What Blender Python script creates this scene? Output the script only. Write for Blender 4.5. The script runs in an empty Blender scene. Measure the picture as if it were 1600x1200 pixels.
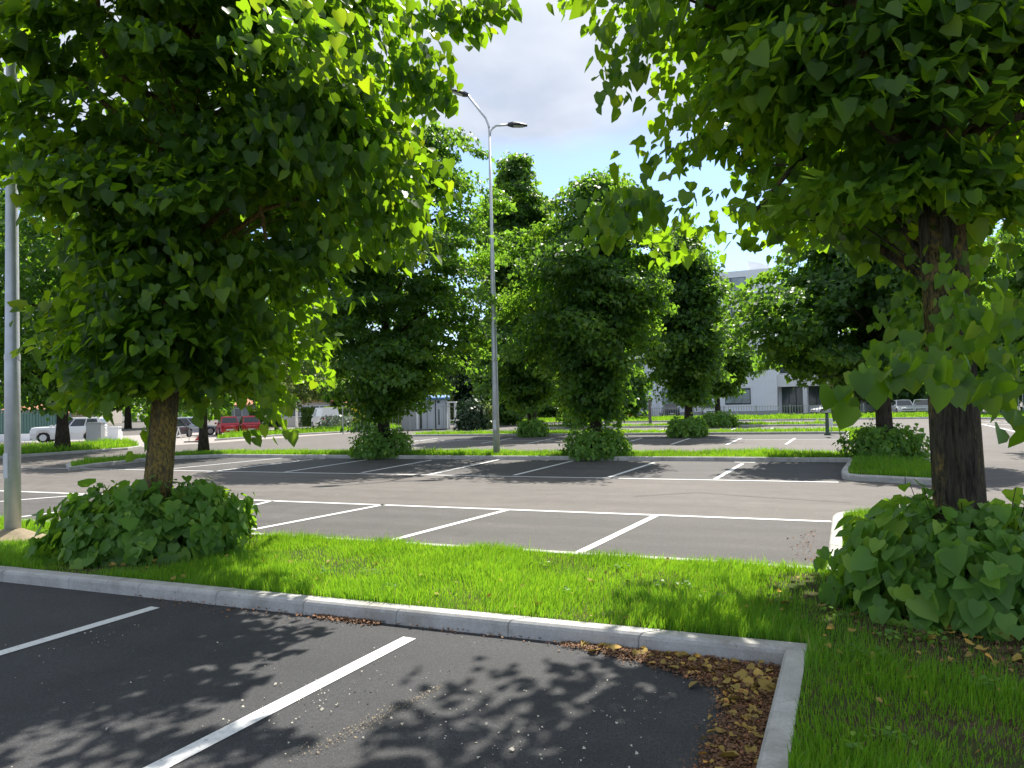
import bpy, bmesh, math, random
import numpy as np
from mathutils import Vector, Matrix
from mathutils.geometry import tessellate_polygon
S = bpy.context.scene
PI = math.pi
# ---------------------------------------------------------------- camera (x along the parking rows, y away from the lens, z up)
CF, PIT, ROLL, YAW, CH = 1131.72, 0.029751, 0.0232584, 0.3934923, 1.8594
_F = np.array([0, math.cos(PIT), math.sin(PIT)]); _R0 = np.array([1., 0, 0]); _U0 = np.cross(_R0, _F)
_R = math.cos(ROLL)*_R0 - math.sin(ROLL)*_U0; _U = math.sin(ROLL)*_R0 + math.cos(ROLL)*_U0
def _rot(w):
    c, s = math.cos(YAW), math.sin(YAW)
    return np.array([w[0]*c - w[1]*s, w[0]*s + w[1]*c, w[2]])
FW, RT, UP = _rot(_F), _rot(_R), _rot(_U)
cam = bpy.data.cameras.new('camera'); camo = bpy.data.objects.new('camera', cam); S.collection.objects.link(camo)
cam.sensor_fit = 'HORIZONTAL'; cam.sensor_width = 36; cam.lens = CF/1600*36; cam.clip_start = .05; cam.clip_end = 3000
camo.matrix_world = Matrix(((RT[0], UP[0], -FW[0], 0), (RT[1], UP[1], -FW[1], 0), (RT[2], UP[2], -FW[2], CH), (0, 0, 0, 1)))
S.camera = camo
# ---------------------------------------------------------------- world + sun
SUN_EL, SUN_AZ = math.radians(56), math.radians(-4)      # azimuth measured from +y towards +x
SUN_STR, SKY_STR, EXPO = 4.4, 0.15, 1.05
w = bpy.data.worlds.new('World'); S.world = w; w.use_nodes = True
nt = w.node_tree; N = nt.nodes; L = nt.links; N.clear()
out = N.new('ShaderNodeOutputWorld'); bg = N.new('ShaderNodeBackground'); bg.inputs[1].default_value = SKY_STR
sky = N.new('ShaderNodeTexSky'); sky.sky_type = 'NISHITA'; sky.sun_disc = False
sky.sun_elevation = SUN_EL; sky.sun_rotation = SUN_AZ; sky.air_density = 1.0; sky.dust_density = .6; sky.ozone_density = 1.5
tc = N.new('ShaderNodeTexCoord'); sx = N.new('ShaderNodeSeparateXYZ'); L.new(tc.outputs['Generated'], sx.inputs[0])
def wm(op, a, b=None, c=None):
    n = N.new('ShaderNodeMath'); n.operation = op
    for i, v in enumerate((a, b, c)):
        if v is None: continue
        if isinstance(v, (int, float)): n.inputs[i].default_value = v
        else: L.new(v, n.inputs[i])
    return n.outputs[0]
zz = wm('ADD', wm('MAXIMUM', sx.outputs[2], 0.0), 0.14)
cx = N.new('ShaderNodeCombineXYZ')
L.new(wm('DIVIDE', sx.outputs[0], zz), cx.inputs[0]); L.new(wm('DIVIDE', sx.outputs[1], zz), cx.inputs[1]); cx.inputs[2].default_value = 3.1
n1 = N.new('ShaderNodeTexNoise'); n1.inputs['Scale'].default_value = 1.15; n1.inputs['Detail'].default_value = 7; n1.inputs['Roughness'].default_value = .56
n2 = N.new('ShaderNodeTexNoise'); n2.inputs['Scale'].default_value = 3.6; n2.inputs['Detail'].default_value = 5
L.new(cx.outputs[0], n1.inputs['Vector']); L.new(cx.outputs[0], n2.inputs['Vector'])
cov = N.new('ShaderNodeValToRGB'); L.new(sx.outputs[2], cov.inputs[0])     # how much cloud there is, by elevation
cr = cov.color_ramp; cr.elements[0].position = 0; cr.elements[0].color = (.55,)*3+(1,)
cr.elements[1].position = .36; cr.elements[1].color = (.78,)*3+(1,)
for p_, v_ in ((.15, .56), (.20, .30), (.29, .22), (.34, .62)):
    e = cr.elements.new(p_); e.color = (v_,)*3+(1,)
dens = N.new('ShaderNodeMapRange'); dens.interpolation_type = 'SMOOTHSTEP'
dens.inputs[1].default_value = .46; dens.inputs[2].default_value = .66
L.new(wm('ADD', wm('MULTIPLY', n1.outputs[0], .6), wm('MULTIPLY', cov.outputs[0], .5)), dens.inputs[0])
ccol = N.new('ShaderNodeValToRGB'); L.new(n2.outputs[0], ccol.inputs[0])
ccol.color_ramp.elements[0].position = .30; ccol.color_ramp.elements[0].color = (2.05, 2.3, 2.75, 1)
ccol.color_ramp.elements[1].position = .72; ccol.color_ramp.elements[1].color = (3.0, 3.15, 3.4, 1)
skt = N.new('ShaderNodeMixRGB'); skt.blend_type = 'MULTIPLY'; skt.inputs[0].default_value = 1; skt.inputs[2].default_value = (.60, .645, .74, 1)
L.new(sky.outputs[0], skt.inputs[1])
mx = N.new('ShaderNodeMixRGB'); L.new(dens.outputs[0], mx.inputs[0]); L.new(skt.outputs[0], mx.inputs[1])
csc = N.new('ShaderNodeMixRGB'); csc.blend_type = 'MULTIPLY'; csc.inputs[0].default_value = 1; csc.inputs[2].default_value = (.97, .98, 1.0, 1)
L.new(ccol.outputs[0], csc.inputs[1]); L.new(csc.outputs[0], mx.inputs[2])
L.new(mx.outputs[0], bg.inputs[0]); L.new(bg.outputs[0], out.inputs[0])
sl = bpy.data.lights.new('sun', 'SUN'); sl.energy = SUN_STR; sl.angle = math.radians(.53); sl.color = (1, .95, .86)
so = bpy.data.objects.new('sun', sl); S.collection.objects.link(so)
sd = Vector((math.sin(SUN_AZ)*math.cos(SUN_EL), math.cos(SUN_AZ)*math.cos(SUN_EL), math.sin(SUN_EL)))
so.rotation_euler = sd.to_track_quat('Z', 'Y').to_euler()
so.location = sd*60
vs = S.view_settings; vs.view_transform = 'Standard'; vs.look = 'None'; vs.exposure = EXPO; vs.gamma = 1; vs.use_curve_mapping = False
S.cycles.max_bounces = 8; S.cycles.transmission_bounces = 5; S.cycles.transparent_max_bounces = 4; S.cycles.diffuse_bounces = 4

# ---------------------------------------------------------------- helpers
def G(x, y, z=0.):                                       # point of the level z that the photograph shows at pixel x, y
    d = FW + RT*(x-800)/CF + UP*(600-y)/CF
    t = (z-CH)/d[2]
    return (t*d[0], t*d[1])
def hgt(x, yb, yt, z=0.):                                # height of a thing standing at pixel (x, yb) whose top shows at yt
    g = G(x, yb, z); lo, hi = 0., 60.
    for _ in range(40):
        m = (lo+hi)/2; v = np.array([g[0], g[1], m-CH])
        if 600 - CF*(v@UP)/(v@FW) > yt: lo = m
        else: hi = m
    return lo
def onv(x, y, v):                                        # point of the vertical plane y = v
    d = FW + RT*(x-800)/CF + UP*(600-y)/CF
    t = v/d[1]
    return (t*d[0], CH+t*d[2])
LAT = np.array([math.cos(YAW), math.sin(YAW)])           # level direction running to the right of the photo
FWD = np.array([-math.sin(YAW), math.cos(YAW)])
def tag(o, label=None, cat=None, group=None, kind=None):
    if label: o['label'] = label
    if cat: o['category'] = cat
    if group: o['group'] = group
    if kind: o['kind'] = kind
    return o
def empty(name, loc=(0, 0, 0), rz=0., **k):
    o = bpy.data.objects.new(name, None); S.collection.objects.link(o); o.empty_display_size = .2
    o.location = loc; o.rotation_euler = (0, 0, rz); tag(o, **k); return o
def link(name, me, mat, parent=None, smooth=False):
    o = bpy.data.objects.new(name, me); S.collection.objects.link(o)
    if mat is not None: me.materials.append(mat)
    if parent is not None: o.parent = parent
    if smooth: me.polygons.foreach_set('use_smooth', np.ones(len(me.polygons), bool))
    return o
class MB:
    def __init__(s): s.v = []; s.f = []
    def add(s, vs, fs):
        b = len(s.v); s.v += [tuple(map(float, p)) for p in vs]; s.f += [tuple(b+i for i in f) for f in fs]
    def box(s, x0, x1, y0, y1, z0, z1, rz=0, c=(0, 0)):
        P = [(x, y, z) for z in (z0, z1) for (x, y) in ((x0, y0), (x1, y0), (x1, y1), (x0, y1))]
        if rz:
            k, q = math.cos(rz), math.sin(rz); P = [(c[0]+(x-c[0])*k-(y-c[1])*q, c[1]+(x-c[0])*q+(y-c[1])*k, z) for x, y, z in P]
        s.add(P, [(3, 2, 1, 0), (4, 5, 6, 7), (0, 1, 5, 4), (1, 2, 6, 5), (2, 3, 7, 6), (3, 0, 4, 7)])
    def tube(s, pts, rs, n=8, cap=True, shape=None):
        pts = [Vector(p) for p in pts]; b = len(s.v); up = None
        for i, p in enumerate(pts):
            t = (pts[min(i+1, len(pts)-1)]-pts[max(i-1, 0)]).normalized()
            if up is None:
                up = Vector((1, 0, 0)) if abs(t.x) < .9 else Vector((0, 1, 0))
            a = (up - t*up.dot(t)).normalized(); up = a; c = t.cross(a)
            for k in range(n):
                th = 2*PI*k/n; r = rs[i]*(shape(th, i) if shape else 1)
                q = p+a*(r*math.cos(th))+c*(r*math.sin(th)); s.v.append((q.x, q.y, q.z))
        for i in range(len(pts)-1):
            for k in range(n):
                s.f.append((b+i*n+k, b+i*n+(k+1) % n, b+(i+1)*n+(k+1) % n, b+(i+1)*n+k))
        if cap:
            s.f.append(tuple(b+k for k in range(n))[::-1]); s.f.append(tuple(b+(len(pts)-1)*n+k for k in range(n)))
    def prism(s, poly, z0, z1):
        n = len(poly); b = len(s.v)
        s.v += [(p[0], p[1], z0) for p in poly]+[(p[0], p[1], z1) for p in poly]
        for t in tessellate_polygon([[Vector((p[0], p[1], 0)) for p in poly]]):
            s.f.append((b+t[0], b+t[1], b+t[2])); s.f.append((b+n+t[2], b+n+t[1], b+n+t[0]))
        for i in range(n): j = (i+1) % n; s.f.append((b+i, b+j, b+n+j, b+n+i))
    def build(s, name, mat, parent=None, smooth=False, bevel=0, fix=True):
        me = bpy.data.meshes.new(name); me.from_pydata(s.v, [], s.f); me.update()
        if fix or bevel:
            bm = bmesh.new(); bm.from_mesh(me)
            if bevel:
                bmesh.ops.bevel(bm, geom=[e for e in bm.edges if len(e.link_faces) == 2 and e.calc_face_angle(0) > .5], offset=bevel, segments=2, affect='EDGES', clamp_overlap=True)
            bmesh.ops.recalc_face_normals(bm, faces=bm.faces); bm.to_mesh(me); bm.free()
        return link(name, me, mat, parent, smooth)
def bulk(name, V, loops_per, nv_per, mat, parent=None, tone=None, smooth=False):
    """V: (n, k, 3) vertices; loops_per: faces of one copy as index tuples -> one mesh, quickly."""
    n, k, _ = V.shape; me = bpy.data.meshes.new(name)
    me.vertices.add(n*k); me.vertices.foreach_set('co', V.astype(np.float32).ravel())
    fl = np.concatenate([np.array(f) for f in loops_per]); sz = np.array([len(f) for f in loops_per]); nf = len(loops_per)
    li = (np.arange(n)[:, None]*k + fl[None]).ravel().astype(np.int32)
    tot = np.tile(sz, n).astype(np.int32); st = np.concatenate([[0], np.cumsum(tot)[:-1]]).astype(np.int32)
    me.loops.add(len(li)); me.loops.foreach_set('vertex_index', li)
    me.polygons.add(n*nf); me.polygons.foreach_set('loop_start', st)
    try: me.polygons.foreach_set('loop_total', tot)
    except Exception: pass
    if tone is not None:
        at = me.attributes.new('tone', 'FLOAT', 'FACE'); at.data.foreach_set('value', np.repeat(tone, nf).astype(np.float32))
    me.update(calc_edges=True); me.validate()
    return link(name, me, mat, parent, smooth)
def nrm(a): return a/np.maximum(np.linalg.norm(a, axis=-1, keepdims=True), 1e-9)
HEART = np.array([(0, .06), (-.26, -.06), (-.5, .18), (-.36, .62), (0, 1.), (.26, -.06), (.5, .18), (.36, .62)])
HF = [(0, 1, 2, 3, 4), (0, 4, 7, 6, 5)]
DIA = np.array([(0, 0), (-.48, .34), (0, 1.), (.48, .34)]); DF = [(0, 1, 2), (0, 2, 3)]
def leaves(name, pos, tip, nor, size, mat, parent, rng, detail=True, tone=None):
    sh, F_ = (HEART, HF) if detail else (DIA, DF)
    t = nrm(tip); nn = nrm(nor - t*np.sum(nor*t, -1, keepdims=True)); s = np.cross(nn, t)
    n = len(pos); fold = rng.uniform(.02, .55, n); curl = rng.uniform(-.15, .5, n)
    X = sh[:, 0][None, :, None]; Y = sh[:, 1][None, :, None]
    Z = (np.abs(sh[:, 0])[None]*fold[:, None] - (sh[:, 1]**2)[None]*curl[:, None])[..., None]
    sz = size[:, None, None]
    V = pos[:, None]+sz*(X*s[:, None]+Y*t[:, None]+Z*nn[:, None])
    return bulk(name, V, F_, len(sh), mat, parent, tone=rng.random(n) if tone is None else tone)

# ---------------------------------------------------------------- materials
def newmat(name):
    m = bpy.data.materials.new(name); m.use_nodes = True; t = m.node_tree; t.nodes.clear()
    o = t.nodes.new('ShaderNodeOutputMaterial'); return m, t, o
def noise(t, scale, detail=4, rough=.55, coord='Object', stretch=None):
    c = t.nodes.new('ShaderNodeTexCoord'); n = t.nodes.new('ShaderNodeTexNoise')
    n.inputs['Scale'].default_value = scale; n.inputs['Detail'].default_value = detail; n.inputs['Roughness'].default_value = rough
    if stretch:
        mp = t.nodes.new('ShaderNodeMapping'); mp.inputs['Scale'].default_value = stretch
        t.links.new(c.outputs[coord], mp.inputs[0]); t.links.new(mp.outputs[0], n.inputs['Vector'])
    else: t.links.new(c.outputs[coord], n.inputs['Vector'])
    return n.outputs[0]
def ramp(t, inp, stops):
    r = t.nodes.new('ShaderNodeValToRGB'); t.links.new(inp, r.inputs[0]); e = r.color_ramp.elements
    e[0].position, e[0].color = stops[0][0], tuple(stops[0][1])+(1,); e[1].position, e[1].color = stops[-1][0], tuple(stops[-1][1])+(1,)
    for p, c in stops[1:-1]: k = e.new(p); k.color = tuple(c)+(1,)
    return r.outputs[0]
def mixc(t, fac, a, b, mode='MIX'):
    m = t.nodes.new('ShaderNodeMixRGB'); m.blend_type = mode
    for i, v in enumerate((fac, a, b)):
        if hasattr(v, 'is_output'): t.links.new(v, m.inputs[i])
        elif isinstance(v, tuple): m.inputs[i].default_value = v+(1,) if len(v) == 3 else v
        else: m.inputs[i].default_value = v
    return m.outputs[0]
def bump(t, h, s, d):
    b = t.nodes.new('ShaderNodeBump'); b.inputs['Strength'].default_value = s; b.inputs['Distance'].default_value = d
    t.links.new(h, b.inputs['Height']); return b.outputs[0]
def pbsdf(t, o, col, rough=.6, metal=0., nrml=None, spec=.5):
    b = t.nodes.new('ShaderNodeBsdfPrincipled')
    if hasattr(col, 'is_output'): t.links.new(col, b.inputs['Base Color'])
    else: b.inputs['Base Color'].default_value = tuple(col)+(1,)
    if hasattr(rough, 'is_output'): t.links.new(rough, b.inputs['Roughness'])
    else: b.inputs['Roughness'].default_value = rough
    b.inputs['Metallic'].default_value = metal; b.inputs['Specular IOR Level'].default_value = spec
    if nrml is not None: t.links.new(nrml, b.inputs['Normal'])
    if o: t.links.new(b.outputs[0], o.inputs[0])
    return b
def plain(name, col, rough=.6, metal=0., var=.12, scale=6., bmp=0., stretch=None, spec=.5):
    m, t, o = newmat(name); n = noise(t, scale, 5, .6, stretch=stretch)
    c = ramp(t, n, [(.25, [x*(1-var) for x in col]), (.75, [min(1, x*(1+var)) for x in col])])
    pbsdf(t, o, c, rough, metal, bump(t, noise(t, scale*8, 3), bmp, .01) if bmp else None, spec); return m
def leafmat(name, refl, trans, tmix=.5, rough=.42):
    m, t, o = newmat(name); at = t.nodes.new('ShaderNodeAttribute'); at.attribute_name = 'tone'
    f = at.outputs['Fac']
    c1 = ramp(t, f, [(0, [refl[0]*.7, refl[1]*.72, refl[2]*.8]), (.75, refl), (1, [refl[0]*1.9, refl[1]*1.45, refl[2]*1.2])])
    c2 = ramp(t, f, [(0, [trans[0]*.7, trans[1]*.8, trans[2]]), (.75, trans), (1, [trans[0]*1.5, trans[1]*1.15, trans[2]])])
    b = pbsdf(t, None, c1, rough, spec=.35); tr = t.nodes.new('ShaderNodeBsdfTranslucent'); t.links.new(c2, tr.inputs[0])
    mx = t.nodes.new('ShaderNodeMixShader'); mx.inputs[0].default_value = tmix
    t.links.new(b.outputs[0], mx.inputs[1]); t.links.new(tr.outputs[0], mx.inputs[2]); t.links.new(mx.outputs[0], o.inputs[0]); return m
M = {}
M['leaf'] = leafmat('lime_leaf', (.042, .100, .020), (.34, .58, .012), .54)
M['leaf_far'] = leafmat('lime_leaf_far', (.044, .105, .030), (.28, .52, .03), .52)
M['leaf_shrub'] = leafmat('basal_shoot_leaf', (.15, .31, .06), (.28, .50, .03))
M['leaf_dark'] = leafmat('evergreen_leaf', (.03, .065, .028), (.03, .08, .02), .25)
M['leaf_blue'] = leafmat('conifer_leaf', (.035, .06, .05), (.03, .06, .04), .2)
M['leaf_pale'] = leafmat('pale_leaf', (.20, .27, .10), (.3, .4, .08))
M['leaf_silver'] = leafmat('silvery_leaf', (.26, .31, .24), (.2, .28, .12), .3)
M['leaf_yellow'] = leafmat('yellow_leaf', (.25, .25, .05), (.4, .42, .04))
M['flower'] = leafmat('yellow_flower', (.8, .62, .02), (.8, .6, .02), .3)
M['hedge'] = leafmat('hedge_leaf', (.07, .15, .03), (.35, .5, .03), .45)
M['grass'] = leafmat('grass_blade', (.082, .225, .022), (.36, .66, .025), .5, .5)
for nd in M['grass'].node_tree.nodes:                    # a few dry blades among the green ones
    if nd.type == 'VALTORGB':
        e = nd.color_ramp.elements.new(.955); e.color = nd.color_ramp.elements[-2].color; nd.color_ramp.elements[-1].color = (.34, .30, .10, 1)
def asphalt(name, base, warm, patch):
    m, t, o = newmat(name)
    big = noise(t, .35, 5, .6); mid = noise(t, 2.2, 5, .65); fine = noise(t, 160, 2, .7)
    st = noise(t, .6, 5, .6, stretch=(.25, 3., 1))
    c = ramp(t, big, [(.3, base), (.7, warm)])
    c = mixc(t, .8, c, ramp(t, mid, [(.3, (.70,)*3), (.7, (1.28,)*3)]), 'MULTIPLY')
    oil = ramp(t, noise(t, .9, 3, .6), [(.66, (1, 1, 1)), (.8, (.62,)*3)]); c = mixc(t, .8, c, oil, 'MULTIPLY')
    c = mixc(t, patch, c, ramp(t, st, [(.35, (.8,)*3), (.65, (1.2,)*3)]), 'MULTIPLY')
    c = mixc(t, .9, c, ramp(t, fine, [(.32, (.45,)*3), (.5, (1,)*3), (.68, (1.75,)*3)]), 'MULTIPLY')
    c = mixc(t, .6, c, ramp(t, noise(t, 45, 3, .7), [(.35, (.72,)*3), (.65, (1.3,)*3)]), 'MULTIPLY')
    vo = t.nodes.new('ShaderNodeTexVoronoi'); vo.inputs['Scale'].default_value = 55
    tc_ = t.nodes.new('ShaderNodeTexCoord'); t.links.new(tc_.outputs['Object'], vo.inputs['Vector'])
    sp = ramp(t, vo.outputs['Distance'], [(.06, (1, 1, 1)), (.1, (0, 0, 0))])
    sel = ramp(t, noise(t, 9, 2), [(.62, (0, 0, 0)), (.68, (1, 1, 1))])
    c = mixc(t, mixc(t, 1., sp, sel, 'MULTIPLY'), c, (.22, .21, .19))
    pbsdf(t, o, c, ramp(t, mid, [(.3, (.70,)*3), (.7, (.85,)*3)]), 0, bump(t, fine, .5, .006), .32); return m
M['asphalt'] = asphalt('asphalt_worn', (.105, .094, .087), (.125, .113, .103), .5)
M['asphalt_bay'] = asphalt('asphalt_bay', (.070, .066, .065), (.085, .079, .076), .5)
M['asphalt_new'] = asphalt('asphalt_new', (.038, .039, .042), (.052, .051, .052), .2)
def paintmat():
    m, t, o = newmat('road_paint'); c = ramp(t, noise(t, 30, 6, .7), [(.3, (.34, .34, .33)), (.42, (.66, .66, .65)), (.8, (.80, .80, .79))])
    pbsdf(t, o, c, .6, 0, bump(t, noise(t, 150, 2), .3, .003)); return m
M['paint'] = paintmat()
def concmat():
    m, t, o = newmat('kerb_concrete'); c = ramp(t, noise(t, 3, 6, .65), [(.3, (.36, .35, .33)), (.7, (.52, .51, .485))])
    c = mixc(t, .7, c, ramp(t, noise(t, 60, 4, .7), [(.3, (.75,)*3), (.6, (1.08,)*3)]), 'MULTIPLY')
    c = mixc(t, ramp(t, noise(t, 7, 5, .7, stretch=(1, 1, 4)), [(.62, (0, 0, 0)), (.72, (.6,)*3)]), c, (.62, .62, .61))
    c = mixc(t, ramp(t, noise(t, 1.7, 6, .75), [(.48, (0, 0, 0)), (.7, (.75,)*3)]), c, (.24, .22, .185))
    c = mixc(t, ramp(t, noise(t, 26, 4, .7), [(.66, (0, 0, 0)), (.72, (.8,)*3)]), c, (.13, .12, .10))
    pbsdf(t, o, c, .82, 0, bump(t, noise(t, 90, 4), .4, .004), .3); return m
M['kerb'] = concmat()
def soilmat():
    m, t, o = newmat('soil'); c = ramp(t, noise(t, 5, 8, .7), [(.3, (.035, .026, .018)), (.5, (.075, .055, .035)), (.75, (.13, .10, .065))])
    g = ramp(t, noise(t, 1.7, 5, .7), [(.45, (0, 0, 0)), (.6, (.7,)*3)])
    c = mixc(t, g, c, (.05, .085, .018)); pbsdf(t, o, c, .95, 0, bump(t, noise(t, 25, 6), .9, .03), .1); return m
M['soil'] = soilmat()
def barkmat(name, dark, mid, lich, amt):
    m, t, o = newmat(name); f = noise(t, 9, 8, .7, stretch=(3.4, 3.4, .42))
    c = ramp(t, f, [(.36, dark), (.52, mid), (.72, [x*1.7 for x in mid])])
    l = ramp(t, noise(t, 1.6, 7, .72, stretch=(1.6, 1.6, .5)), [(.60-amt, (0, 0, 0)), (.70-amt, (1, 1, 1))])
    l2 = mixc(t, 1., l, ramp(t, noise(t, 38, 4, .7, stretch=(1, 1, .5)), [(.40, (0, 0, 0)), (.6, (1, 1, 1))]), 'MULTIPLY')
    c = mixc(t, l2, c, lich)
    pbsdf(t, o, c, .92, 0, bump(t, f, 1., .035), .15); return m
M['bark'] = barkmat('bark', (.020, .016, .013), (.068, .055, .042), (.14, .115, .05), .02)
M['bark_lichen'] = barkmat('bark_lichen', (.030, .024, .018), (.11, .09, .055), (.36, .25, .065), .18)
M['bark_fissured'] = barkmat('bark_fissured', (.018, .016, .014), (.07, .062, .045), (.27, .19, .06), .12)
M['galv'] = plain('galvanised_steel', (.58, .60, .62), .45, .35, .14, 5, .1)
M['lamp_dark'] = plain('lamp_housing', (.05, .055, .07), .45, .2)
M['lens'] = plain('lamp_lens', (.6, .62, .6), .15)
M['white_wall'] = plain('white_render', (.84, .85, .87), .8, 0, .05, .8, .1)
M['panel'] = plain('grey_white_panel', (.82, .845, .88), .6, 0, .05, .5)
M['trim'] = plain('white_joint', (.82, .83, .84), .6)
M['dark'] = plain('dark_frame', (.035, .038, .042), .5)
def glassmat(name, col, rough=.06):
    m, t, o = newmat(name); c = ramp(t, noise(t, .9, 3), [(.3, [x*.7 for x in col]), (.7, [x*1.3 for x in col])])
    pbsdf(t, o, c, rough, 0, bump(t, noise(t, .7, 2), .15, .02), .9); return m
M['glass'] = glassmat('window_glass', (.055, .075, .09))
M['glass_blind'] = glassmat('window_with_blind', (.26, .32, .33), .12)
M['carglass'] = glassmat('car_glass', (.02, .025, .03))
M['roof_tile'] = plain('terracotta_tiles', (.50, .22, .13), .85, 0, .25, 3, .5)
M['cream'] = plain('cream_wall', (.60, .54, .46), .85, 0, .08, 1.2)
M['green_fence'] = plain('green_fence_paint', (.10, .21, .18), .6)
M['wire'] = plain('fence_steel', (.42, .44, .44), .5, .5)
M['blue_roof'] = plain('blue_roof_sheet', (.10, .22, .48), .5)
M['cabin'] = plain('cabin_panel', (.55, .60, .66), .55, 0, .06, 1.)
M['cabin_grey'] = plain('cabin_grey', (.34, .36, .37), .6, 0, .06, 1.)
M['rubber'] = plain('rubber', (.02, .02, .022), .85)
M['rim'] = plain('alloy', (.55, .56, .58), .3, .8)
M['plate'] = plain('number_plate', (.75, .75, .72), .4)
M['lamp_red'] = plain('tail_lamp', (.35, .01, .01), .2)
M['lamp_clear'] = plain('head_lamp', (.65, .67, .7), .12)
M['red_paint'] = plain('red_paint', (.55, .02, .03), .3)
M['sand'] = plain('sand', (.30, .245, .17), .95, 0, .25, 12, .8, spec=.1)
M['greenpost'] = plain('weathered_green_post', (.06, .09, .06), .7)
M['brownpost'] = plain('weathered_grey_post', (.17, .145, .135), .8)
M['litter'] = leafmat('fallen_leaves', (.21, .115, .06), (.10, .05, .02), .15, .7)
M['litter_yellow'] = leafmat('yellow_fallen_leaves', (.42, .29, .07), (.3, .2, .04), .2, .7)
M['speck'] = plain('dried_petals', (.48, .44, .36), .8)
M['barrier'] = plain('barrier_board', (.6, .08, .07), .5)
M['concrete_slab'] = plain('paving', (.30, .27, .25), .85, 0, .12, 1.5)
def carpaint(name, c): 
    m, t, o = newmat(name); b = pbsdf(t, o, c, .32, .1, None, .5); b.inputs['Coat Weight'].default_value = .6; return m
M['car_white'] = carpaint('white_car_paint', (.74, .75, .76)); M['car_silver'] = carpaint('silver_car_paint', (.40, .44, .50))
M['car_dark'] = carpaint('dark_car_paint', (.06, .06, .07)); M['car_red'] = carpaint('red_car_paint', (.52, .015, .04)); M['car_grey'] = carpaint('grey_car_paint', (.22, .24, .26))

# ---------------------------------------------------------------- ground, lots, islands
def sheet(name, poly, z, mat, label=None):
    mb = MB(); n = len(poly); mb.v = [(p[0], p[1], z) for p in poly]
    mb.f = [tuple(t) for t in tessellate_polygon([[Vector((p[0], p[1], 0)) for p in poly]])]
    o = mb.build(name, mat)
    if o.data.polygons[0].normal.z < 0: o.data.flip_normals()
    return tag(o, kind='structure')
sheet('ground', [(-900, -60), (900, -60), (900, 1500), (-900, 1500)], 0, M['asphalt'])
def V2(a): return Vector((a[0], a[1]))
def inset(poly, d):
    n = len(poly); out_ = []
    A = sum(poly[i][0]*poly[(i+1) % n][1]-poly[(i+1) % n][0]*poly[i][1] for i in range(n)); sg = 1 if A > 0 else -1
    for i in range(n):
        a, b, c = V2(poly[i-1]), V2(poly[i]), V2(poly[(i+1) % n])
        d1 = (b-a).normalized(); d2 = (c-b).normalized(); n1_ = Vector((-d1.y, d1.x))*sg; n2_ = Vector((-d2.y, d2.x))*sg
        m_ = (n1_+n2_); m_ = m_/max(m_.dot(n1_), .35); out_.append(tuple(b+m_*d))
    return out_
KH, KW = .135, .15
def kerb(poly, edges=None, stone=1.05, rnd=random.Random(4)):
    """Kerb stones with real joints along the outline, lying inside it."""
    mb = MB(); n = len(poly); prof = [(0, -.02), (.004, .095), (.012, .118), (.03, KH), (KW, KH), (KW, .02)]
    offs = [inset(poly, o_) for o_, _ in prof]
    for i in (range(n) if edges is None else edges):
        j = (i+1) % n; Ls = (V2(poly[j])-V2(poly[i])).length; k = max(1, round(Ls/stone))
        cuts = [0]+[(q+rnd.uniform(-.04, .04))/k for q in range(1, k)]+[1]
        for q in range(k):
            a, b = cuts[q]+(.007/Ls if q else 0), cuts[q+1]-(.007/Ls if q < k-1 else 0)
            dz = rnd.uniform(-.003, .003); rows = []
            for s_ in (a, b):
                rows.append([(offs[m_][i][0]*(1-s_)+offs[m_][j][0]*s_, offs[m_][i][1]*(1-s_)+offs[m_][j][1]*s_, prof[m_][1]+dz) for m_ in range(len(prof))])
            b0 = len(mb.v); mb.v += rows[0]+rows[1]; P = len(prof)
            for m_ in range(P-1): mb.f.append((b0+m_, b0+P+m_, b0+P+m_+1, b0+m_+1))
            mb.f.append(tuple(b0+m_ for m_ in range(P))); mb.f.append(tuple(b0+P+m_ for m_ in range(P))[::-1])
    return tag(mb.build('kerb', M['kerb']), kind='structure')
def arc(a, b, c, n=5):                                   # quadratic corner
    return [((1-t)**2*a[0]+2*t*(1-t)*b[0]+t*t*c[0], (1-t)**2*a[1]+2*t*(1-t)*b[1]+t*t*c[1]) for t in [i/n for i in range(n+1)]]
ci = G(1224, 1052); cn = G(1190, 1200)
side = ((ci[0]-cn[0])/(ci[1]-cn[1]))
A_f = 5.40
islA = [(-24, A_f-.05), (ci[0], A_f), (ci[0]-side*(A_f+4), -4.0), (3.9, -4.0), (4.0, 9.5)] + arc((4.0, 11.4), (3.7, 12.4), (2.9, 12.5), 3) + arc((1.0, 12.45), (.25, 12.4), (.2, 11.75), 5) + [(.06, 8.15), (-24, 8.25)]
f1, f2 = G(1325, 718), G(1315, 747)
islB = [(-19.96, 22.95)] if False else []
tl = G(345, 713); 
islB = [(tl[0]+.6, 22.95), (f1[0], 22.95), (f2[0]+.02, f2[1]+.8)] + arc((f2[0], f2[1]), (f2[0]-.05, f2[1]-.55), (f2[0]+.5, f2[1]-.65), 4)[0:] + [(2.5, 17.15), (2.85, 17.5), (2.9, 24.6), (2.4, 25.3), (.8, 25.35), (-24.2, 25.2), G(215, 716), G(130, 724), G(103, 730), G(108, 736), G(150, 730), G(250, 718.5)]
islC = [(-24.5, 41.0), (1.5, 41.0), G(1326, 697), (1.6, 32.6), (3.0, 32.6), (3.1, 43.5), (-24.5, 43.5)]
islD = [(-21, 53.2), (1.8, 53.2), (1.9, 55.6), (-21, 55.6)]
islE = [(-40, 67.6), (9.5, 67.6), G(1530, 655), G(1700, 656), (60, 75), (60, 81.5), (-40, 81.5)]
ZS = .118
def soil(poly):
    p = inset(poly, KW-.005); return sheet('soil', p, ZS, M['soil'])
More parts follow.
